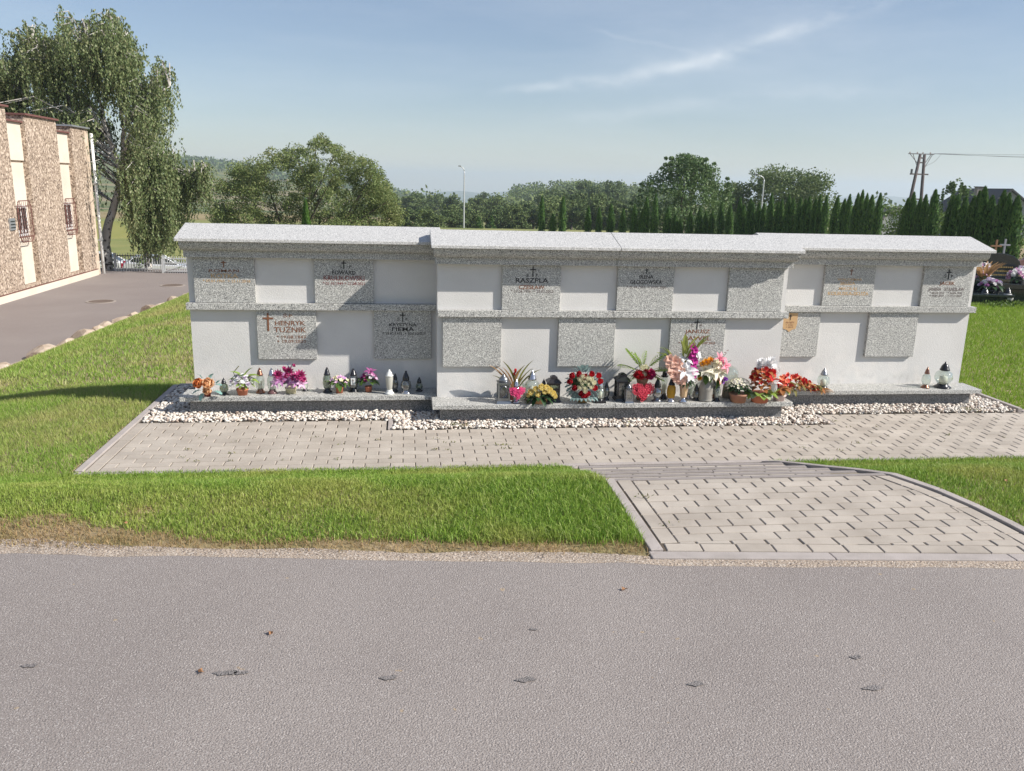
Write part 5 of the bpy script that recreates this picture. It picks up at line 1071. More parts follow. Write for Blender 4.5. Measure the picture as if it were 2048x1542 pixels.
def lantern(name, x, y, H, W_, label, cap=capblack, body=glass, base=None, style='tall', fill=candle, facets=18, lab=None, grp=GRPL):
    """grave lantern: base, glass vessel, candle insert, vented cap with a knob"""
    t = empty(name, (x, y, ZS), 0, label, 'lantern', grp); r = W_/2; base = base or cap
    if style == 'tall': hb_, ht = .15*H, .70*H; bp = [(r*.62, hb_), (r*.80, hb_+.05*H), (r*.98, hb_+.22*H), (r*.92, ht-.12*H), (r*.62, ht)]; cp = [(r*.66, ht-.01*H), (r*.70, ht+.03*H), (r*.60, ht+.06*H), (r*.42, ht+.19*H), (r*.22, H*.955), (r*.16, H*.957), (r*.16, H)]
    elif style == 'slim': hb_, ht = .17*H, .74*H; bp = [(r*.50, hb_), (r*.60, hb_+.1*H), (r*.80, ht-.08*H), (r*.62, ht)]; cp = [(r*.78, ht-.01*H), (r*.82, ht+.025*H), (r*.62, ht+.05*H), (r*.52, ht+.15*H), (r*.20, H*.95), (r*.2, H)]
    elif style == 'oval': hb_, ht = .13*H, .60*H; bp = [(r*.5, hb_), (r*.85, hb_+.08*H), (r*1.0, hb_+.2*H), (r*.85, ht-.08*H), (r*.50, ht)]; cp = [(r*.55, ht-.01*H), (r*.62, ht+.03*H), (r*.58, ht+.12*H), (r*.36, ht+.27*H), (r*.18, H*.95), (r*.2, H)]
    elif style == 'round': hb_, ht = .13*H, .68*H; bp = [(r*.35, hb_), (r*.70, hb_+.06*H), (r*.97, hb_+.18*H), (r*1.0, hb_+.28*H), (r*.86, ht-.10*H), (r*.50, ht-.02*H), (r*.46, ht)]; cp = [(r*.52, ht-.01*H), (r*.55, ht+.03*H), (r*.50, ht+.05*H), (r*.40, ht+.16*H), (r*.2, H*.93), (r*.10, H*.95), (r*.13, H)]
    elif style == 'jar': hb_, ht = .04*H, .96*H; bp = [(r*.8, hb_), (r*.95, .3*H), (r*.9, .75*H), (r*.75, ht)]; cp = [(r*.7, ht-.005), (r*.7, H)]
    bb = [(r*.95, 0), (r*1.0, .03*H), (r*.85, .06*H), (r*.60, hb_*.8), (r*.62, hb_+.002)]
    lathe_obj('base', base, bb if style != 'jar' else [(r*.8, 0), (r*.8, hb_)], t, facets)
    lathe_obj('glass_body', body, bp, t, facets, closed=False) if False else MB().lathe(bp, facets, closed=False).obj('glass_body', body, t, True)
    c_ = lathe_obj('cap', cap, cp, t, facets)
    if style != 'jar': MB().lathe([(cp[1][0]*1.03, ht+.012*H), (cp[1][0]*1.06, ht+.02*H), (cp[1][0]*1.03, ht+.03*H)], facets, closed=False).obj('rim', cap, c_, True)
    if fill: lathe_obj('candle', fill, [(r*.42, hb_+.003), (r*.45, hb_+.30*H), (r*.10, hb_+.31*H), (r*.06, hb_+.36*H)], t, 12)
    if lab:
        pl_ = MB().box(-r*.42, r*.42, -r*1.03, -r*.99, .32*H, .62*H).obj('paper_label', label_m, t); cross(0, .36*H, .59*H, r*.4, r*.09, ink_grey, pl_, -r*1.035)
    return t
# --- petals
def petal(L, W_, curl, cup, n=4):
    """grid petal growing along +x, z up"""
    V = []; F = []
    for i in range(n+1):
        u = i/n; w = W_*math.sin(PI*min(.98, .12+.80*u))**.8*(1 if u < .99 else .35)
        for j in range(3):
            v = j-1; V.append((L*u*math.cos(curl*u), v*w/2, L*u*math.sin(curl*u)+abs(v)*w*cup))
    for i in range(n):
        for j in range(2): a = i*3+j; F.append((a, a+1, a+4, a+3))
    return V, F
def flower_mesh(kind, m, m2=None):
    k_ = (kind, m.name); 
    if k_ in FM: return FM[k_]
    mb = MB(); rr = random.Random(len(FM)+3)
    def put(pf, az_, el, r0=0., z0=0., s=1.):
        V, F = pf; b = len(mb.v); R_ = Matrix.Rotation(az_, 4, 'Z') @ Matrix.Translation((r0, 0, z0)) @ Matrix.Rotation(-el, 4, 'Y') @ Matrix.Rotation(rr.uniform(-.2, .2), 4, 'X')
        mb.v += [tuple(R_ @ (Vector(v)*s)) for v in V]; mb.f += [tuple(b+i for i in f) for f in F]
    if kind == 'rose':
        for ring, (n, el, s, r0, z0) in enumerate([(6, .25, 1.0, .05, 0), (6, .65, .85, .05, .06), (5, 1.0, .7, .04, .12), (4, 1.3, .55, .02, .16), (3, 1.5, .4, 0, .2)]):
            for i in range(n): put(petal(.62, .62, .9-ring*.1, .25), 2*PI*(i+.5*(ring % 2))/n+ring*.4, el, r0, z0, s)
    elif kind == 'lily':
        for i in range(6): put(petal(.9, .34, -.9 if i % 2 else -.6, .30), 2*PI*i/6, 1.0, .02, 0)
        for i in range(5): mb.tube([(0, 0, .1), (.12*math.cos(i*1.3), .12*math.sin(i*1.3), .7)], .015, 3)
    elif kind == 'daisy':
        for ring in range(3):
            for i in range(11): put(petal(.5-.09*ring, .17, .2, .1, 3), 2*PI*(i+.5*ring)/11, .25+.38*ring, .03, .04*ring)
    elif kind == 'pompom':
        for ring in range(6):
            n = 14-ring*2
            for i in range(max(3, n)): put(petal(.48, .15, .5, .1, 2), 2*PI*(i+.5*(ring % 2))/max(3, n), -.35+.36*ring, .02, .05*ring)
    elif kind == 'small':
        for i in range(5): put(petal(.5, .42, .1, .12, 2), 2*PI*i/5, .3, .02, 0)
    elif kind == 'bud':
        for i in range(4): put(petal(.9, .5, .5, .5), 2*PI*i/4, 1.25, .06, 0)
    elif kind == 'glad':
        for ring in range(2):
            for i in range(4): put(petal(.62, .52, -.5, .2), 2*PI*(i+.5*ring)/4, .75+.3*ring, .02, .05*ring)
    me = mb.mesh('flower', True); me.materials.append(m); FM[k_] = me; return me
FM = {}
def pcol(n, c, v=None, tr=.25): return mat('petal_'+n, c, .6, var=v or tuple(min(1, a*1.25+.02) for a in c), vscale=60, transl=tr, spec=.2)
def leaf_mesh(m, L=1., W_=.35, kind='leaf'):
    k_ = (kind, m.name, L, W_)
    if k_ in FM: return FM[k_]
    mb = MB()
    if kind == 'leaf': mb.v, mb.f = petal(L, W_, -.5, .25)
    elif kind == 'blade': mb.v, mb.f = petal(L, W_, -.35, .35, 6)
    elif kind == 'oak':
        pts = [(0, 0), (.2, .05), (.3, .25), (.45, .12), (.6, .3), (.72, .14), (.85, .2), (1, 0)]
        mb.v = [(x, 0, .12*math.sin(PI*x)) for x, _ in pts]+[(x, w, .12*math.sin(PI*x)+.1*w) for x, w in pts]+[(x, -w, .12*math.sin(PI*x)+.1*w) for x, w in pts]
        for i in range(7): mb.f += [(i, i+1, 9+i, 8+i), (i+1, i, 16+i, 17+i)]
    elif kind == 'fern':
        for i in range(9):
            u = .12+i*.1; w = .52*math.sin(PI*min(.97, u))**.7; z = .25*u-.3*u*u
            for s_ in (1, -1): b = len(mb.v); mb.v += [(u, 0, z), (u+.11, s_*w*.5, z+.03), (u+.13, s_*w, z-.02), (u+.02, s_*w*.5, z)]; mb.f.append((b, b+1, b+2, b+3))
        mb.tube([(0, 0, 0), (.5, 0, .05), (1, 0, -.05)], .012, 3)
    me = mb.mesh('leaf', True); me.materials.append(m); FM[k_] = me; return me
def orient(d):
    return Vector(d).to_track_quat('Z', 'Y').to_euler()
def orx(d): return Vector(d).to_track_quat('X', 'Z').to_euler()
def fl(par, kind, m, x, y, z, s, d=(0, -.6, .8), name='flower'):
    s *= 1.5; o = inst(name, flower_mesh(kind, m), par, (x, y, z), orient(d), (s, s, s)); return o
def lf(par, m, x, y, z, s, d, kind='leaf', W_=.35, name='leaf'):
    s *= 1.15; return inst(name, leaf_mesh(m, 1., W_, kind), par, (x, y, z), orx(d), (s, s*1.25, s))
def dome(par, n, R_, z0, h, kinds, s, rg, ysc=.75, leafm=None, nl=14, lk='leaf', ls=.05, low=.1):
    """heads spread over a dome of radius R_, leaves under them"""
    for i in range(n):
        a = i*2.399+rg.uniform(-.2, .2); q = math.sqrt((i+.5)/n); x, y = R_*q*math.cos(a), R_*ysc*q*math.sin(a); z = z0+h*math.sqrt(max(.02, 1-q*q*.95))
        k, m = kinds[i % len(kinds)]; fl(par, k, m, x, y, z, s*rg.uniform(.85, 1.15), (x*1.1, y-R_*.35, h*1.0))
    for i in range(nl):
        a = 2*PI*i/nl+rg.uniform(-.2, .2); q = rg.uniform(.2, .7); lf(par, leafm, R_*q*math.cos(a), R_*ysc*q*math.sin(a), z0+h*rg.uniform(low, .5), ls*rg.uniform(.8, 1.3), (math.cos(a), math.sin(a)-.1, rg.uniform(-.1, .7)), lk)
def pot(par, R_, h, m, flare=1.25, rim=True, n=20, sy=1.):
    p_ = MB().lathe([(R_/flare, 0), (R_*.98, h*.86), (R_*.98, h*.86)] if not rim else [(R_/flare, 0), (R_*.93, h*.76), (R_*1.0, h*.78), (R_*1.02, h), (R_*.93, h)], n, sy=sy).obj('pot', m, par, True)
    MB().lathe([(R_*.92, h*.80), (R_*.90, h*.93)], n, sy=sy).obj('soil', mat('potting_soil', (.05, .035, .025), .95), p_); return p_
def arr(name, key_x, key_y, label, cat='flower arrangement', z=ZS): return empty(name, (key_x, key_y, z), 0, label, cat, 'flowers on the columbarium shelves')
rgf = random.Random(21)
green = leafmat('leaf_green', [(.06, .12, .025), (.10, .18, .04)], .5, .3); lgreen = leafmat('leaf_light_green', [(.22, .34, .06), (.32, .44, .10)], .5, .35); dgreen = leafmat('leaf_dark_green', [(.02, .055, .02), (.035, .08, .03)], .45, .2)
teal = leafmat('leaf_teal', [(.18, .38, .36), (.30, .50, .46)], .5, .3); olive = leafmat('leaf_olive', [(.16, .15, .04), (.22, .20, .06)], .6, .3); yel = leafmat('leaf_yellow', [(.50, .50, .12), (.42, .44, .10)], .6, .3)
# left shelf, from the left
t = arr('rose_pot', -1.895, 7.93, 'orange and peach artificial roses with teal leaves in a dark red pot'); pot(t, .036, .055, terradark)
fl(t, 'rose', pcol('peach', (.88, .50, .25), (.95, .72, .50)), .025, -.03, .115, .10, (.1, -1, .6)); fl(t, 'rose', pcol('orange', (.66, .22, .07)), -.05, -.015, .115, .085, (-.4, -.8, .6)); fl(t, 'rose', pcol('peach', (.88, .50, .25), (.95, .72, .50)), .01, -.02, .075, .07, (0, -1, -.1))
for i, (x, z, dx, dz) in enumerate([(.06, .11, 1, .1), (.06, .06, 1, -.35), (-.05, .10, -1, .25), (-.04, .07, -1, -.4), (.03, .16, .5, .8), (-.02, .05, -.3, -.7), (-.03, .17, -.5, .7), (.09, .12, .7, .6)]): lf(t, teal, x, -.03, z, .085, (dx, -.35, dz), 'oak')
lantern('grave_lantern', -1.753, 7.99, .165, .085, 'squat smoky round lantern with black cap between the orange roses and white flowers', capblack, ggreen, style='round')
t = arr('flower_bowl', -1.58, 7.98, 'white and pale lilac flowers with light green leaves in a terracotta bowl'); pot(t, .058, .062, terra, 1.3)
wht = pcol('white', (.82, .80, .80)); lil = pcol('pale_lilac', (.60, .52, .64)); dome(t, 34, .115, .07, .12, [('daisy', wht), ('daisy', lil), ('small', wht)], .036, rgf, .6, lgreen, 20, 'leaf', .06)
for d in ((-.45, -.1, .9), (.7, 0, .65), (.9, -.1, .25), (-.9, 0, .45), (.15, 0, 1.)): lf(t, lgreen, .02, 0, .15, .13, d, 'leaf', .4)
MB().tube([(-.05, 0, .15), (-.075, 0, .22), (-.02, 0, .285)], .004, 4).obj('stem', olive, t)
lantern('grave_lantern', -1.423, 8.05, .25, .092, 'tall clear lantern with bronze-brown cap and base beside the white flowers', capcopper, glass)
lantern('grave_lantern', -1.307, 8.03, .252, .098, 'tall clear lantern with silver cap and dark reddish base beside the magenta flowers', capsilver, glass, mat('plum_plastic', (.14, .07, .07), .25))
t = arr('flower_pot', -1.131, 8.03, 'magenta and violet artificial flowers in a cream pot'); pot(t, .056, .060, creampot, 1.15)
mg = pcol('magenta', (.42, .04, .17)); vi = pcol('violet_pink', (.50, .22, .45)); pk = pcol('light_pink', (.70, .45, .62))
for (x, z, s_, k, m) in [(-.06, .165, .07, 'daisy', mg), (.05, .165, .075, 'daisy', mg), (.0, .10, .05, 'lily', pk), (-.08, .15, .06, 'lily', vi), (.11, .11, .05, 'lily', pk), (-.10, .20, .075, 'daisy', mg), (-.01, .21, .08, 'daisy', mg), (.10, .19, .085, 'daisy', mg), (-.04, .245, .05, 'bud', mg), (.045, .275, .045, 'bud', mg), (.13, .15, .05, 'daisy', mg), (-.12, .12, .05, 'lily', pk), (-.03, .14, .05, 'lily', vi), (.07, .12, .055, 'lily', vi), (.03, .155, .05, 'lily', pk), (.02, .09, .022, 'small', wht)]: fl(t, k, m, x, -.04+.03*math.cos(x*30), z, s_, (x*3, -1, .5))
for i in range(14): a = i*.9; lf(t, dgreen, .03*math.cos(a), -.02, .10, .07, (math.cos(a), -.4, .5+.4*math.sin(a*2)), 'leaf', .3)
for d in ((-.12, 0, 1), (.05, 0, 1), (.2, 0, 1)): lf(t, leafmat('leaf_blue', [(.03, .09, .14), (.05, .12, .18)]), 0, 0, .22, .075, d, 'blade', .2)
lantern('grave_lantern', -1.004, 8.11, .135, .062, 'small lantern half hidden right of the magenta flowers', capblack, glass)
lantern('grave_lantern', -.782, 8.06, .25, .09, 'tall lantern with pointed black cap, left of the pink and yellow posy', capblack, ggreen)
t = arr('flower_pot', -.663, 8.03, 'lilac and cream artificial posy in a small terracotta pot'); pot(t, .040, .062, terra, 1.2)
dome(t, 20, .09, .075, .085, [('small', pk), ('small', pcol('cream', (.80, .75, .45))), ('small', pcol('mauve', (.50, .28, .50)))], .034, rgf, .6, green, 18, 'leaf', .075)
lantern('grave_lantern', -.53, 8.09, .232, .10, 'lantern with black cap and a white paper label showing a cross', capblack, gdark, lab=True)
t = arr('flower_pot', -.382, 8.06, 'purple and pink artificial posy in a small terracotta pot, left shelf'); pot(t, .036, .058, terra, 1.2)
dome(t, 18, .085, .075, .11, [('daisy', pcol('plum', (.36, .10, .26))), ('small', pk), ('small', wht), ('small', mg)], .036, rgf, .6, green, 18, 'leaf', .075); fl(t, 'lily', pcol('plum', (.36, .10, .26)), .02, -.02, .20, .05, (.1, -.5, 1))
t = lantern('grave_lantern', -.174, 7.97, .245, .094, 'all-white slim lantern with white cap and foot', capwhite, mat('frosted_white', (.62, .61, .55), .4, transl=.4), capwhite, 'slim', None)
lantern('grave_lantern', -.118, 8.06, .185, .064, 'small dark patterned lantern behind the all-white one', capblack, gdark)
lantern('grave_lantern', -.012, 7.995, .225, .108, 'pear-shaped dark lantern with red and white candle and silver foot', capblack, gdark, capsilver, 'oval', candlered)
lantern('grave_lantern', .120, 8.075, .142, .074, 'small black-capped lantern last on the left shelf', capblack, ggreen, style='oval', fill=None)
# middle shelf
def square_lantern(x, y, w, H, label, m, roofk='dome', win=True, pan=None, grp=GRPL):
    t = empty('grave_lantern', (x, y, ZS), 0, label, 'lantern', grp); h = w/2
    MB().box(-h*1.22, h*1.22, -h*1.22, h*1.22, 0, .09*H, taper=h*.12).obj('base', m, t); MB().box(-h*1.02, h*1.02, -h*1.02, h*1.02, .091*H, .14*H).obj('foot', m, t)
    z0, z1 = .14*H, .70*H; f = MB()
    for sx in (-1, 1):
        for sy in (-1, 1): f.box(sx*h*.86-h*.13, sx*h*.86+h*.13, sy*h*.86-h*.13, sy*h*.86+h*.13, z0, z1)
    f.box(-h*.73, h*.73, -h, -h*.82, z0, z0+.05*H); f.box(-h*.73, h*.73, -h, -h*.82, z1-.05*H, z1); f.obj('frame', m, t)
    MB().box(-h*.74, h*.74, -h*.80, h*.80, z0, z1-.002).obj('glass_panel', pan or gdark, t); MB().box(-h*1.08, h*1.08, -h*1.08, h*1.08, z1+.001, z1+.035*H).obj('top_plate', m, t)
    if roofk == 'dome': MB().lathe([(h*.72, z1+.036*H), (h*.80, z1+.05*H), (h*.80, z1+.12*H), (h*.55, z1+.20*H), (h*.25, z1+.235*H), (h*.25, z1+.27*H), (h*.12, H)], 16).obj('cap', m, t, True)
    else: MB().lathe([(h*1.75, z1+.036*H), (h*1.72, z1+.06*H), (h*1.0, z1+.16*H), (h*.8, z1+.17*H), (h*.8, z1+.24*H), (h*.25, H)], 4, start=PI/4).obj('cap', m, t)
    if win:                                              # scrollwork round the oval opening
        s_ = MB(); zc = (z0+z1)/2
        for k in range(20):
            a = 2*PI*k/20; b_ = 2*PI*(k+1)/20; s_.tube([(h*.52*math.cos(a), -h*.93, zc+.20*H*math.sin(a)), (h*.52*math.cos(b_), -h*.93, zc+.20*H*math.sin(b_))], h*.07, 4)
        for sx in (-1, 1):
            for sz in (-1, 1): s_.tube([(sx*h*.72, -h*.93, zc+sz*.24*H), (sx*h*.45, -h*.93, zc+sz*.22*H), (sx*h*.62, -h*.93, zc+sz*.12*H)], h*.07, 4)
        s_.obj('scrollwork', m, t)
    return t
square_lantern(.916, 7.615, .118, .278, 'square ornate antique-silver lantern with domed top and oval opening', steel)
def heart2d(s, n=40):
    P = []
    for k in range(n):
        a = 2*PI*k/n; P.append((s*.5*math.sin(a)**3*1.05, s*(.40*math.cos(a)-.16*math.cos(2*a)-.06*math.cos(3*a)-.02*math.cos(4*a))))
    return P
def woven_heart(par, s, y, zc, m, th=.03, name='heart', n=70, r=.011):
    rg_ = random.Random(4); H_ = heart2d(s); o = MB().extr([(a*.9, zc+b_*.9) for a, b_ in H_], y, y+th).obj(name, m, par, bevel=.008); mb = MB(); c = 0
    mxx = max(abs(a) for a, b_ in H_)
    while c < n:
        x, z = rg_.uniform(-mxx, mxx), rg_.uniform(-s*.62, s*.45)
        ins = False
        for i in range(len(H_)):
            (ax, az_), (bx, bz) = H_[i], H_[(i+1) % len(H_)]
            if (az_ > z) != (bz > z) and x < (bx-ax)*(z-az_)/(bz-az_)+ax: ins = not ins
        if not ins: continue
        c += 1; rr = r*rg_.uniform(.8, 1.3); yy_ = y-.004-.012*max(0, 1-(x*x+z*z)/(s*s*.2))
        mb.tube([(x+rr*math.cos(2*PI*k/8), yy_+rg_.uniform(-.003, .003), zc+z+rr*math.sin(2*PI*k/8)) for k in range(9)], rr*.20, 3)
    mb.obj('woven_curls', mat(m.name+'_curls', tuple(min(1, v*1.5+.03) for v in m.diffuse_color[:3]) if False else HC[m.name], .45), o); return o
pinkh = mat('pink_rattan', (.55, .02, .13), .5); redh = mat('red_rattan', (.30, .01, .03), .5); HC = {'pink_rattan': (.80, .08, .25), 'red_rattan': (.66, .06, .10)}
t = lantern('grave_lantern', 1.039, 7.60, .235, .095, 'silver-capped glass lantern behind a bright pink woven heart', capsilver, glass, capsilver, 'round')
woven_heart(t, .135, -.068, .115, pinkh)
t = empty('plant_pot', (1.034, 7.715, ZS), 0, 'pot of dried orange and green sword-shaped leaves with one red flower', 'potted plant', 'flowers on the columbarium shelves'); pot(t, .05, .11, terradark)
dry = leafmat('dry_leaf', [(.45, .24, .10), (.58, .36, .17)], .7, .3); swg = leafmat('sword_leaf', [(.08, .12, .03), (.16, .18, .05), (.40, .33, .10)], .5, .3)
for (x, L_, dx, m) in [(-.03, .30, -.38, dry), (-.02, .27, -.25, dry), (-.01, .24, -.12, dry), (-.035, .23, -.32, dry), (0, .22, .02, dry), (.01, .30, -.10, swg), (.03, .31, .10, swg), (.035, .27, .48, swg), (.03, .24, .22, swg), (-.02, .22, -.62, swg), (.0, .26, .05, swg), (-.01, .20, -.3, dry), (.02, .18, .15, dry)]: lf(t, m, x, 0, .09, L_, (dx, -.05, 1), 'blade', .11)
fl(t, 'bud', pcol('scarlet', (.60, .03, .04)), .005, -.02, .27, .035, (0, -.3, 1)); fl(t, 'bud', pcol('scarlet', (.60, .03, .04)), -.005, -.02, .24, .03, (0, -.3, 1))
lantern('grave_lantern', 1.206, 7.70, .30, .155, 'large pale round glass lantern with pointed silver cap on the middle shelf', capsilver, glass, style='round')
lantern('candle_jar', 1.148, 7.76, .145, .085, 'small plain glass candle jar behind the pink heart', glass, glass, glass, 'jar')
lantern('grave_lantern', 1.323, 7.71, .205, .09, 'dark round lantern with shiny black cap behind the yellow roses', capblack, gdark, style='round')
t = arr('rose_bowl', 1.263, 7.565, 'yellow artificial roses with dark leaves in a wide tan bowl'); pot(t, .082, .055, brownpot, 1.25, sy=.62)
yr = pcol('yellow', (.88, .72, .22), (.92, .82, .48))
for (x, z, s_) in [(-.09, .105, .055), (-.05, .14, .05), (-.03, .09, .05), (0, .155, .06), (.045, .15, .055), (.075, .12, .06), (.11, .09, .055), (.03, .115, .05), (-.11, .08, .04), (.13, .065, .045)]: fl(t, 'rose', yr, x, -.03-.02*math.cos(x*14), z, s_, (x*4, -1, .9))
for i in range(18): a = 2*PI*i/18; lf(t, dgreen, .05*math.cos(a), .02*math.sin(a)-.01, .06, .10, (math.cos(a), .5*math.sin(a)-.2, .12+.2*math.sin(i*3)), 'leaf', .35)
t = square_lantern(1.41, 7.66, .115, .255, 'squat glass lantern with dark pitched lid and a black heart on its pane', mat('dark_metal', (.05, .045, .05), .35, metal=.5), 'pitch', False, ggreen)
MB().extr([(a, .11+b_) for a, b_ in heart2d(.085)], -.0585, -.0575).obj('black_heart', capblack, t)
t = arr('heart_bouquet', 1.689, 7.59, 'heart-shaped bouquet of red and cream roses with silvery leaves in a tan bowl'); pot(t, .068, .055, mat('bamboo_bowl', (.45, .28, .10), .5), 1.6, sy=.7)
rr_ = pcol('crimson', (.52, .015, .03)); cr = pcol('ivory', (.85, .80, .62)); sg = leafmat('leaf_silver_green', [(.10, .18, .17), (.22, .33, .32), (.40, .50, .50)], .45, .3)
for (x, z) in heart2d(.30, 15): fl(t, 'rose', rr_, x*.88, -.05, .20+z*.82, .052, (x*3, -1, .2+z*2))
for (x, z) in [(-.05, .245), (0, .225), (.05, .245), (-.025, .20), (.03, .195), (0, .16), (-.05, .165), (.055, .17), (.0, .13), (.02, .255), (-.03, .27), (.075, .21)]: fl(t, 'rose', cr, x, -.07, z, .045, (x*4, -1, .3))
MB().lathe([(.10, -.05), (.13, 0), (.10, .05)], 16).obj('moss_ball', dgreen, t, True).location = (0, .02, .20)
for i in range(26): a = 2*PI*i/26; lf(t, sg, .10*math.cos(a), -.02, .20+.09*math.sin(a), .085, (math.cos(a), -.25, math.sin(a)), 'oak')
for i in range(8): lf(t, sg, -.09+.025*i, -.06, .06, .06, (-.8+.2*i, -.6, .1), 'leaf', .4)
t = square_lantern(1.861, 7.60, .0, .01, 'x', capblack) if False else lantern('grave_lantern', 1.861, 7.585, .238, .092, 'clear hourglass lantern with silver cap on a square black foot, right of the rose heart', capsilver, glass, capblack, 'oval'); MB().box(-.05, .05, -.05, .05, 0, .022).obj('foot', capblack, t)
lantern('grave_lantern', 1.945, 7.68, .178, .066, 'small smoky lantern with pointed black cap beside the hourglass one', capblack, gdark)
square_lantern(2.098, 7.675, .125, .275, 'large black house-shaped lantern with pitched roof below the fern arrangement', capblack, 'pitch', False)
square_lantern(2.142, 7.575, .072, .183, 'small silver-framed rectangular lantern before the black house-shaped one', steel, 'dome', False, glassmat('mirror_pane', (.5, .5, .5), .6))
t = empty('woven_heart', (2.274, 7.565, ZS), 0, 'large red woven rattan heart standing under the fern and carnation arrangement', 'heart'); woven_heart(t, .205, -.02, .118, redh, .035, 'heart_body', 130, .013)
t = arr('carnation_arrangement', 2.301, 7.68, 'crimson flowers with light green ferns in a tan pot above the red woven heart'); MB().lathe([(.05, 0), (.045, .13), (.05, .17), (.062, .215), (.058, .218)], 18).obj('vase', brownpot, t, True)
for (x, z, s_, k, m) in [(-.03, .25, .06, 'pompom', rr_), (.03, .25, .055, 'pompom', rr_), (.01, .30, .05, 'pompom', rr_), (.06, .24, .05, 'pompom', mg), (-.07, .245, .05, 'rose', rr_), (0, .345, .045, 'daisy', cr), (-.06, .275, .065, 'pompom', rr_), (.055, .28, .075, 'pompom', pcol('raspberry', (.45, .02, .12))), (-.005, .27, .045, 'rose', cr), (-.03, .33, .045, 'rose', cr), (.02, .325, .04, 'rose', pcol('ivory', (.85, .80, .62))), (.03, .235, .03, 'small', vi), (-.09, .26, .04, 'daisy', rr_), (.09, .26, .045, 'daisy', mg)]: fl(t, k, m, x, -.06, z, s_, (x*3, -1, .4))
for (x, z, L_, d) in [(-.03, .32, .20, (-.65, -.1, .9)), (.05, .32, .19, (.75, -.1, .75)), (-.06, .30, .17, (-1, -.2, .25)), (.07, .28, .16, (1, -.2, .2)), (-.05, .25, .13, (-1, -.3, -.35)), (.06, .25, .14, (1, -.3, -.3)), (0, .34, .13, (.1, 0, 1)), (-.02, .30, .15, (-.35, 0, 1))]: lf(t, lgreen, x, 0, z, L_, d, 'fern')
for i in range(10): a = i*.63; lf(t, green, 0, 0, .25, .11, (math.cos(a), -.2, .4+.3*math.sin(a*3)), 'leaf', .3)
MB().tube([(.08, 0, .30), (.16, 0, .24), (.22, 0, .22), (.29, 0, .25)], .0025, 3).obj('stem', olive, t)
lantern('grave_lantern', 2.443, 7.62, .232, .105, 'stout lantern with rounded matt black cap and mirror-bright glass', mat('matt_black', (.02, .022, .025), .55), glassmat('bright_glass', (.5, .52, .55), .7), steel, 'oval')
lantern('grave_lantern', 2.534, 7.70, .305, .085, 'tall plain lantern with flat black cap behind the amber one', capblack, glass, style='slim')
t = lantern('grave_lantern', 2.575, 7.59, .242, .096, 'lantern with amber-yellow faceted glass and black cap', capblack, amber, capsilver, 'tall', None, 8)
# bouquet in the iridescent vase
t = arr('gladiolus_bouquet', 2.691, 7.56, 'tall bouquet of peach and purple gladioli with white lilies in an iridescent flared vase', 'bouquet')
irid = mat('iridescent_vase', (.55, .40, .42), .18, var=(.70, .50, .22), vscale=9, metal=.4); MB().lathe([(.040, 0), (.043, .012), (.016, .035), (.018, .045)], 16).obj('vase_foot', capsilver, t, True)
vv = MB().lathe([(.020, .045), (.034, .06), (.050, .20), (.056, .245), (.053, .245)], 8).obj('vase', irid, t)
pch = pcol('apricot', (.86, .50, .38), (.90, .62, .50)); pur = pcol('purple', (.45, .03, .25)); gln = leafmat('leaf_spear', [(.26, .33, .07), (.38, .44, .12), (.30, .30, .08)], .5, .35)
for i, (x, z, s_) in enumerate([(-.17, .42, .075), (-.12, .40, .08), (-.145, .36, .08), (-.10, .35, .085), (-.12, .30, .085), (-.07, .31, .075), (-.09, .255, .08), (-.055, .26, .075), (-.13, .43, .06), (-.045, .22, .06), (-.18, .445, .05)]): fl(t, 'glad', pch, x, -.04-.01*(i % 3), z, s_, (x*2, -1, .35))
for i in range(9): fl(t, 'glad', pur, .055+.012*math.sin(i*2), -.03, .28+i*.034, .062-.0028*i, (.4*math.sin(i*2.2), -1, .4))
fl(t, 'lily', wht, -.03, -.06, .335, .10, (-.1, -1, .5)); fl(t, 'lily', wht, .015, -.05, .30, .08, (.3, -1, .2)); fl(t, 'lily', wht, -.02, -.01, .42, .075, (.0, -.4, 1)); fl(t, 'glad', wht, .095, -.02, .47, .055, (.8, -.6, .3))
for (x0_, z0_, dx, L_) in [(-.02, .42, -.02, .26), (.0, .42, .05, .25), (-.01, .40, -.06, .22), (.02, .40, .03, .2), (.08, .50, .35, .20), (.075, .48, .28, .17), (.085, .50, .42, .15), (-.17, .44, -.75, .13), (-.15, .44, -.55, .15), (-.13, .42, -.38, .16), (-.18, .46, -1.0, .10)]: lf(t, gln, x0_, .0, z0_, L_, (dx, -.05, 1 if abs(dx) < .6 else .7), 'blade', .15)
for i in range(80): a = i*2.4; q = .012*math.sqrt(i); lf(t, dgreen, q*.7*math.cos(a)+.0, -.035+q*.3*math.sin(a), .235+.035*math.sin(i*1.7), .045, (math.cos(a), -.7, math.sin(a)*.8+.3), 'leaf', .25)
lf(t, dgreen, -.02, 0, .42, .13, (-1, -.2, -.25), 'leaf', .35); lf(t, dgreen, -.02, 0, .40, .12, (-.6, -.3, .25), 'leaf', .4)
MB().tube([(0, 0, .2), (-.02, 0, .4), (-.015, 0, .55)], .004, 4).obj('stem', gln, t); MB().tube([(0, 0, .2), (.05, 0, .4), (.07, 0, .62)], .004, 4).obj('stem', gln, t)
lantern('grave_lantern', 2.847, 7.635, .162, .078, 'small dark lantern between the iridescent vase and the milky jug', capblack, gdark, style='oval')
lantern('grave_lantern', 2.80, 7.72, .20, .075, 'clear lantern half hidden behind the small dark one', capsilver, glass)
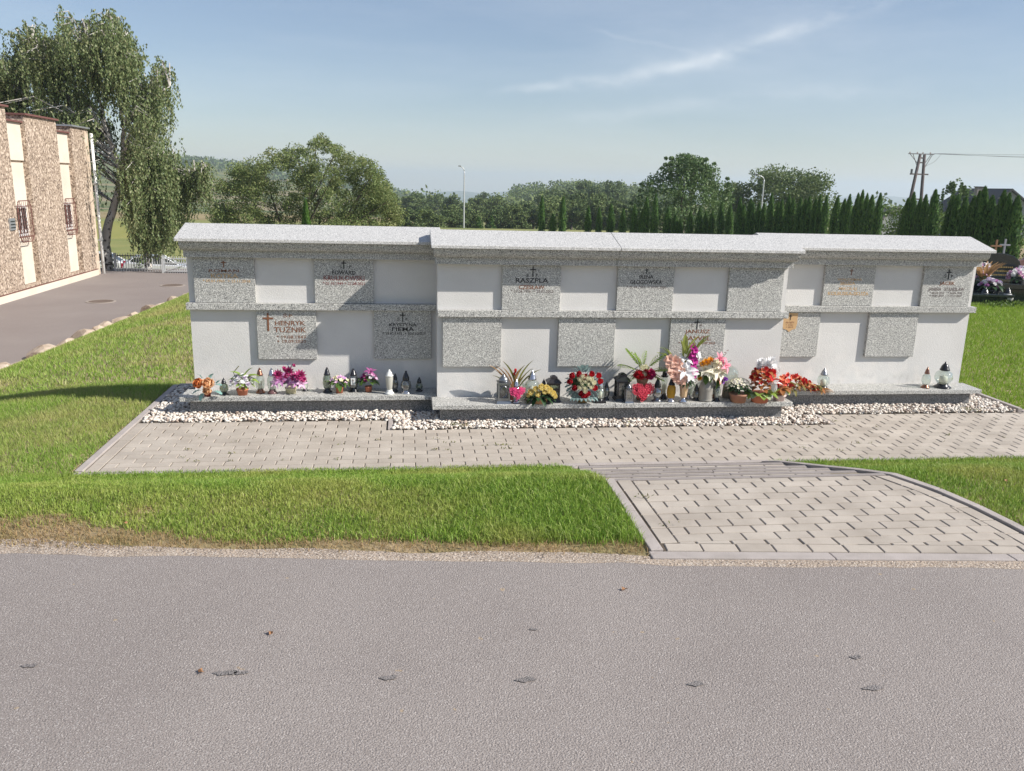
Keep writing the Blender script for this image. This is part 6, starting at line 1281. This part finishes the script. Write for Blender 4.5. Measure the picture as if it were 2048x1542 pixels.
# bouquet in the milky jug
t = arr('lily_bouquet', 2.937, 7.615, 'bouquet of cream, pink and orange lilies in a ribbed milky plastic jug', 'bouquet')
jg = [(.062, 0), (.070, .006), (.070, .02)]; z = .02
while z < .115: jg += [(.066, z+.006), (.071, z+.014)]; z += .019
MB().lathe(jg+[(.070, .14), (.058, .175), (.036, .205), (.034, .215)], 22).obj('jug', gmilk, t, True)
pnk = pcol('rose_pink', (.75, .30, .38)); cre = pcol('cream_lily', (.88, .78, .62)); org = pcol('marigold', (.80, .38, .03))
for (x, z, s_, k, m, dx) in [(-.045, .33, .07, 'lily', cre, -.3), (-.02, .37, .05, 'glad', cre, -.2), (.035, .395, .07, 'bud', cre, .1), (.06, .38, .06, 'bud', cre, .4), (.05, .31, .09, 'lily', cre, .4), (.02, .29, .075, 'lily', cre, 0), (.09, .29, .08, 'lily', cre, .6), (.14, .36, .075, 'lily', pnk, 1.2), (.085, .43, .06, 'lily', pnk, .3), (.10, .41, .05, 'glad', pcol('hot_pink', (.68, .15, .25)), .5), (-.04, .40, .06, 'daisy', org, -.3), (.0, .415, .06, 'daisy', org, 0), (-.075, .385, .05, 'daisy', org, -.6), (.10, .23, .05, 'lily', pcol('salmon', (.75, .36, .26)), .6), (.135, .225, .05, 'bud', pcol('violet', (.28, .08, .45)), .8), (.14, .20, .04, 'daisy', pcol('violet', (.28, .08, .45)), .8), (-.09, .24, .04, 'daisy', org, -.8)]: fl(t, k, m, x, -.05, z, s_, (dx, -1, .4))
for (x, z, L_, d) in [(.07, .26, .10, (.6, -.4, -.8)), (.09, .25, .11, (.3, -.5, -1)), (-.03, .28, .1, (-.6, -.4, .2)), (.06, .30, .12, (1, -.2, .2)), (.0, .30, .10, (0, -.6, -.3)), (.04, .27, .1, (.4, -.5, .1)), (-.02, .26, .08, (-.2, -.6, -.6))]: lf(t, green, x, -.03, z, L_, d, 'leaf', .5)
for k in range(9): MB().tube([(.0, 0, .12), (-.04+.014*k, -.01, .26), (-.08+.024*k, -.02, .36)], .003, 3).obj('stem', green, t)
for (a, b_) in (((.11, .0, .40), (.18, .0, .48)), ((.13, .0, .36), (.235, .0, .405))): MB().tube([a, b_], .0028, 3).obj('twig', terradark, t)
bd = MB(); [bd.tube([(.125+.011*k, .0, .445+.010*k+.008*(k % 2)), (.131+.011*k, 0, .449+.010*k+.008*(k % 2))], .004, 4) for k in range(7)]; [bd.tube([(.14+.011*k, .0, .365+.0045*k+.004*(k % 2)), (.145+.011*k, 0, .367+.0045*k)], .0035, 4) for k in range(9)]; bd.obj('twig_buds', terradark, t)
MB().extr([(-.075, .19), (-.02, .20), (-.015, .25), (-.04, .29), (-.075, .285), (-.085, .24)], .03, .034).obj('card', mat('cream_card', (.60, .56, .48), .8), t)
lantern('grave_lantern', 3.05, 7.60, .195, .070, 'small lantern with an angel-shaped white insert, right of the milky jug', capblack, glass, style='tall')
lantern('grave_lantern', 3.07, 7.71, .255, .085, 'copper-capped lantern half hidden behind the angel one', capcopper, gdark)
t = empty('glass_globe', (3.215, 7.73, ZS), 0, 'large faint clear glass globe behind the white flowering plant', 'globe'); MB().lathe([(.05, 0), (.06, .01), (.05, .14), (.045, .15)], 16).obj('stand', mat('tan_bowl2', (.30, .24, .17), .6), t, True)
MB().lathe([(.088*math.sin(a), .24-.088*math.cos(a)) for a in np.linspace(.12, PI-.05, 12)], 22, closed=False).obj('globe', glass, t, True)
t = empty('begonia_planter', (3.255, 7.56, ZS), 0, 'white small-flowered plant in a round tan planter on the middle shelf', 'potted plant', 'flowers on the columbarium shelves'); pot(t, .092, .088, mat('brown_planter', (.36, .22, .13), .7, var=(.30, .12, .08), vscale=10), 1.25)
dome(t, 70, .135, .11, .125, [('small', pcol('off_white', (.80, .74, .58))), ('small', pcol('pale_cream', (.85, .80, .55))), ('small', pcol('off_white', (.80, .74, .58)))], .021, rgf, .7, dgreen, 90, 'leaf', .05, 0.0)
t = empty('begonia_pot', (3.474, 7.55, ZS), 0, 'large red begonia with white chrysanthemums, bow and green foil in a terracotta pot', 'potted plant', 'flowers on the columbarium shelves'); pot(t, .105, .095, terra, 1.35)
red = pcol('red', (.58, .03, .03)); cor = pcol('coral', (.70, .16, .08))
for i in range(70):
    a = i*2.399; q = math.sqrt((i+.5)/70); x, y = .125*q*math.cos(a), .085*q*math.sin(a); z = .20+.16*math.sqrt(max(0, 1-q*q))+rgf.uniform(-.04, .01)
    fl(t, 'small' if i % 3 else 'rose', (red, cor, red)[i % 3], x+.01, y-.02, z, rgf.uniform(.026, .042), (x*5, y*4-.6, .5))
rl = leafmat('begonia_leaf', [(.30, .08, .04), (.42, .16, .06), (.20, .14, .04)], .4, .3)
for i in range(34): a = i*2.4; lf(t, rl, .05*math.cos(a), .03*math.sin(a)-.02, .13+.006*i, .075, (math.cos(a), math.sin(a)-.5, .3), 'leaf', .5)
for (x, z, s_) in [(-.025, .385, .085), (.07, .385, .10), (-.04, .355, .06)]: fl(t, 'pompom', wht, x, -.02, z, s_, (x, -.6, .8))
for i in range(12): a = PI+PI*i/11; lf(t, lgreen if i % 3 else leafmat('foil', [(.30, .38, .16), (.45, .50, .30)], .3, .1), .06*math.cos(a), .05*math.sin(a), .085, .11, (math.cos(a), math.sin(a)*.8, .35+.2*math.sin(i*2)), 'leaf', .65)
for d in ((-1, -.2, .45), (1, -.2, .35), (-.55, -.3, -.8), (.45, -.3, -.9), (.05, -.4, 1)): lf(t, wht, .10, -.10, .205, .075, d, 'leaf', .55, 'bow')
MB().tube([(.11+.03*math.cos(k*.35), -.02, .33+.035*math.sin(k*.35)) for k in range(6)]+[(.165, -.02, .30), (.175, -.02, .36), (.158, -.02, .36), (.155, -.02, .28)], .004, 4).obj('ribbon', wht, t)
t = empty('begonia_pot', (3.70, 7.60, ZS), 0, 'small terracotta pot standing in a pale pink pot at the shelf end', 'potted plant', 'flowers on the columbarium shelves')
MB().lathe([(.052, 0), (.062, .045), (.068, .048), (.070, .062), (.064, .062)], 20).obj('outer_pot', pinkp, t, True); p2 = MB().lathe([(.045, .05), (.056, .105), (.061, .107), (.062, .125), (.055, .125)], 20).obj('pot', terra, t, True)
for i in range(26): a = i*2.399; q = .075*math.sqrt((i+.5)/26); fl(t, 'small', (red, cor)[i % 2], q*math.cos(a), q*math.sin(a)-.02, .17+rgf.uniform(-.02, .06), .034, (math.cos(a), math.sin(a)-.5, .6))
for i in range(14): a = i*.9; lf(t, (lgreen, rl)[i % 2], .02*math.cos(a), .02*math.sin(a)-.02, .125, .085, (math.cos(a), math.sin(a)-.3, .1+.2*math.sin(i*2)), 'leaf', .5)
# right shelf
t = empty('begonia_wreath', (4.10, 8.03, ZS), 0, 'sprawling red and coral begonia spray lying on the right shelf', 'flower spray', 'flowers on the columbarium shelves')
for i in range(120):
    u = rgf.random(); x = -.24+.44*u; env = .155*math.sin(PI*min(.98, .30+.68*u)); z = rgf.uniform(.01, 1)*env; y = rgf.uniform(-.07, .05); fl(t, 'small' if i % 4 else 'rose', (red, cor, pcol('peach2', (.80, .42, .22)), red)[i % 4], x, y, z+.01, rgf.uniform(.024, .040), (rgf.uniform(-1, 1), -1, .7))
for i in range(90):
    u = rgf.random(); x = -.24+.50*u; lf(t, (rl, olive, dry)[i % 3], x, rgf.uniform(-.09, .05), .02+.10*rgf.random()*math.sin(PI*min(.98, .3+.68*u)), rgf.uniform(.04, .085), (rgf.uniform(-.3, 1), -.6, rgf.uniform(-.25, .5)), 'leaf', .3)
for i in range(12): lf(t, dry, .14+.012*i, -.06, .03, .11, (1, -.2, -.05), 'blade', .08)
lantern('grave_lantern', 4.398, 8.05, .228, .132, 'pear-shaped clear lantern with dark pointed cap beside the begonia spray', steel, glass, capblack, 'round')
lantern('grave_lantern', 5.59, 8.07, .232, .094, 'small clear lantern with copper cap near the right shelf end', capcopper, glass, capcopper, 'round', None)
lantern('grave_lantern', 5.798, 8.08, .285, .185, 'large round clear lantern with black cap and base, last on the right shelf', capblack, glass, capblack, 'round')

# ------------------------------------------------------------------ graves at the right edge
bgran = mat('black_granite', (.018, .024, .026), .12, spec=.7, speck=[(60, .66, (.08, .09, .09))]); rgran = mat('red_granite', (.22, .11, .09), .3, var=(.30, .17, .14), vscale=30); ggran = mat('polished_grey_granite', (.16, .165, .17), .15, var=(.22, .22, .23), vscale=30)
gold = mat('gold_metal', (.60, .42, .16), .35, metal=.7); woodc = mat('wooden_cross', (.26, .14, .07), .8)
def grave(x, y, rz, w, L_, hs, hd, m, ms, label, shape='round', cr_=None, txt=True):
    g_ = empty('grave', (x, y, -.02), rz, label, 'grave', 'graves beyond the lawn'); w2 = w/2
    MB().box(-w2, w2, -L_, 0, 0, hs*.72).obj('plinth', ms, g_, bevel=.01); MB().box(-w2-.04, w2+.04, -L_-.04, .02, hs*.72+.002, hs).obj('slab', ms, g_, bevel=.01)
    if shape == 'round': P = [(-w2*.78, hs), (w2*.78, hs), (w2*.80, hd*.72)]+[(w2*.80*math.cos(a), hd*.72+(hd*.28)*math.sin(a)) for a in np.linspace(.1, PI-.1, 12)]+[(-w2*.80, hd*.72)]
    else: P = [(-w2*.8, hs), (w2*.8, hs), (w2*.8, hd*.86), (w2*.35, hd*.92), (w2*.25, hd), (-w2*.25, hd), (-w2*.35, hd*.92), (-w2*.8, hd*.86)]
    s_ = MB().extr([(a, b_+.002) for a, b_ in P], -.10, .04).obj('headstone', m, g_, bevel=.01)
    if txt:
        tb = MB(); rq = random.Random(int(x*10))
        for r_ in range(3):
            xx = -w2*.45
            while xx < w2*.5: l_ = rq.uniform(.015, .035); tb.box(xx, xx+l_, -.104, -.1005, hd*.66-r_*.09, hd*.66-r_*.09+.03); xx += l_+.014
        tb.obj('lettering', gold, s_)
    if cr_: cross(cr_[0], cr_[1], cr_[2], (cr_[2]-cr_[1])*.5, .03, gold, g_, -.11)
    return g_
grave(13.62, 17.75, rad(-14), 1.25, 1.5, .42, .98, bgran, bgran, 'black granite grave with rounded headstone and a gilt cross at its side', 'round', (-.56, .42, .80))
grave(14.95, 18.3, rad(-14), 1.2, 1.4, .40, .86, rgran, ggran, 'red-brown granite grave at the right edge of the view', 'step')
grave(12.55, 17.2, rad(-10), .9, 1.1, .22, .42, bgran, bgran, 'low dark grave partly hidden by the end of the right wall', 'step', None, False)
def gcross(x, y, z0, z1, m, label): t = empty('grave_cross', (x, y, 0), rad(-8), label, 'cross', 'crosses behind the graves'); MB().box(-.02, .02, -.02, .02, -.1, z1).obj('upright', m, t); MB().box(-.13, .13, -.024, .024, z1-.17, z1-.13).obj('arm', m, t); return t
gcross(14.35, 18.8, 0, 1.20, woodc, 'brown wooden cross rising behind the black headstone'); gcross(15.2, 19.6, 0, 1.18, mat('grey_steel_cross', (.30, .30, .32), .4), 'thin grey cross at the right edge behind the red-brown grave'); gcross(13.72, 18.6, 0, 1.12, mat('pale_cross', (.55, .52, .48), .6), 'small pale cross just left of the wooden one')
def big_flowers(x, y, z, label, kinds, n, R_, s_, nm='grave_flowers', h=.2):
    t = empty(nm, (x, y, z), 0, label, 'flowers', 'flowers on the graves'); MB().lathe([(R_*.4, -.02), (R_*.55, .05), (R_*.5, .06)], 14).obj('pot', capblack, t, True); dome(t, n*2, R_, .06, h, kinds, s_*.55, rgf, .7, dgreen, 14, 'leaf', R_*.7); return t
big_flowers(13.28, 16.55, .40, 'white and pink flowers on the black grave slab', [('pompom', wht), ('pompom', pk)], 9, .22, .15)
big_flowers(13.95, 17.3, .40, 'pale flowers in a silvery pot before the black headstone', [('rose', wht), ('rose', lil)], 6, .13, .11)
big_flowers(12.62, 16.5, .20, 'mixed white and lilac flowers on the low dark grave', [('daisy', wht), ('rose', lil), ('daisy', vi)], 12, .24, .13)
big_flowers(14.55, 17.6, .38, 'yellow flowers with green leaves between the two granite graves', [('daisy', yr), ('leafy', green) if False else ('daisy', yr)], 5, .12, .10)
t = big_flowers(12.80, 17.0, .24, 'tall dried orange and white bouquet on the low dark grave', [('lily', wht), ('lily', pk)], 5, .16, .12, 'grave_bouquet', .45)
for i in range(18): a = i*2.4; lf(t, dry, .04*math.cos(a), .04*math.sin(a), .1, .52, (.35*math.cos(a), .3*math.sin(a), 1), 'blade', .1)
for i, (x, y, h_, w_, lb) in enumerate([(12.36, 16.3, .34, .26, 'round white-glass lantern low beside the right wall end'), (12.78, 16.15, .36, .24, 'pear-shaped white-glass lantern in front of the low dark grave')]):
    o = lantern('grave_lantern', x, y, h_, w_, lb, capblack, mat('frosted_glass', (.60, .60, .58), .3, transl=.3), capblack, 'round', None, grp='lanterns by the graves'); o.location.z = -.02
t = lantern('grave_lantern', 13.95, 16.95, .30, .20, 'silver cylindrical lantern on the black grave slab', capsilver, glassmat('bright_glass', (.5, .52, .55), .7), capsilver, 'slim', None, grp='lanterns by the graves'); t.location.z = .40
rg = np.random.default_rng(8); n = 900; P = np.stack([rg.uniform(12.0, 15.0, n), np.zeros(n), rg.uniform(-.02, .10, n)], 1); P[:, 1] = 15.75+rg.normal(0, .12, n)+(P[:, 0]-12.5)*.12
Vv, Ff = cards(P, .07, .4, (0, 0, .5)); o = nobj('ground_cover', npmesh('ground_cover', Vv, Ff, None, hm_)); tag(o, 'low green plants along the front of the graves', 'ground cover', kind='stuff')
tag(nobj('grave_plot', npmesh('grave_plot', [(11.8, 15.9, .004), (16.8, 16.5, .004), (17.5, 22.5, .004), (11.8, 22.5, .004)], [(0, 1, 2, 3)], None, mat('plot_soil', (.05, .045, .035), .95, var=(.10, .09, .07), vscale=4)))  , kind='structure')
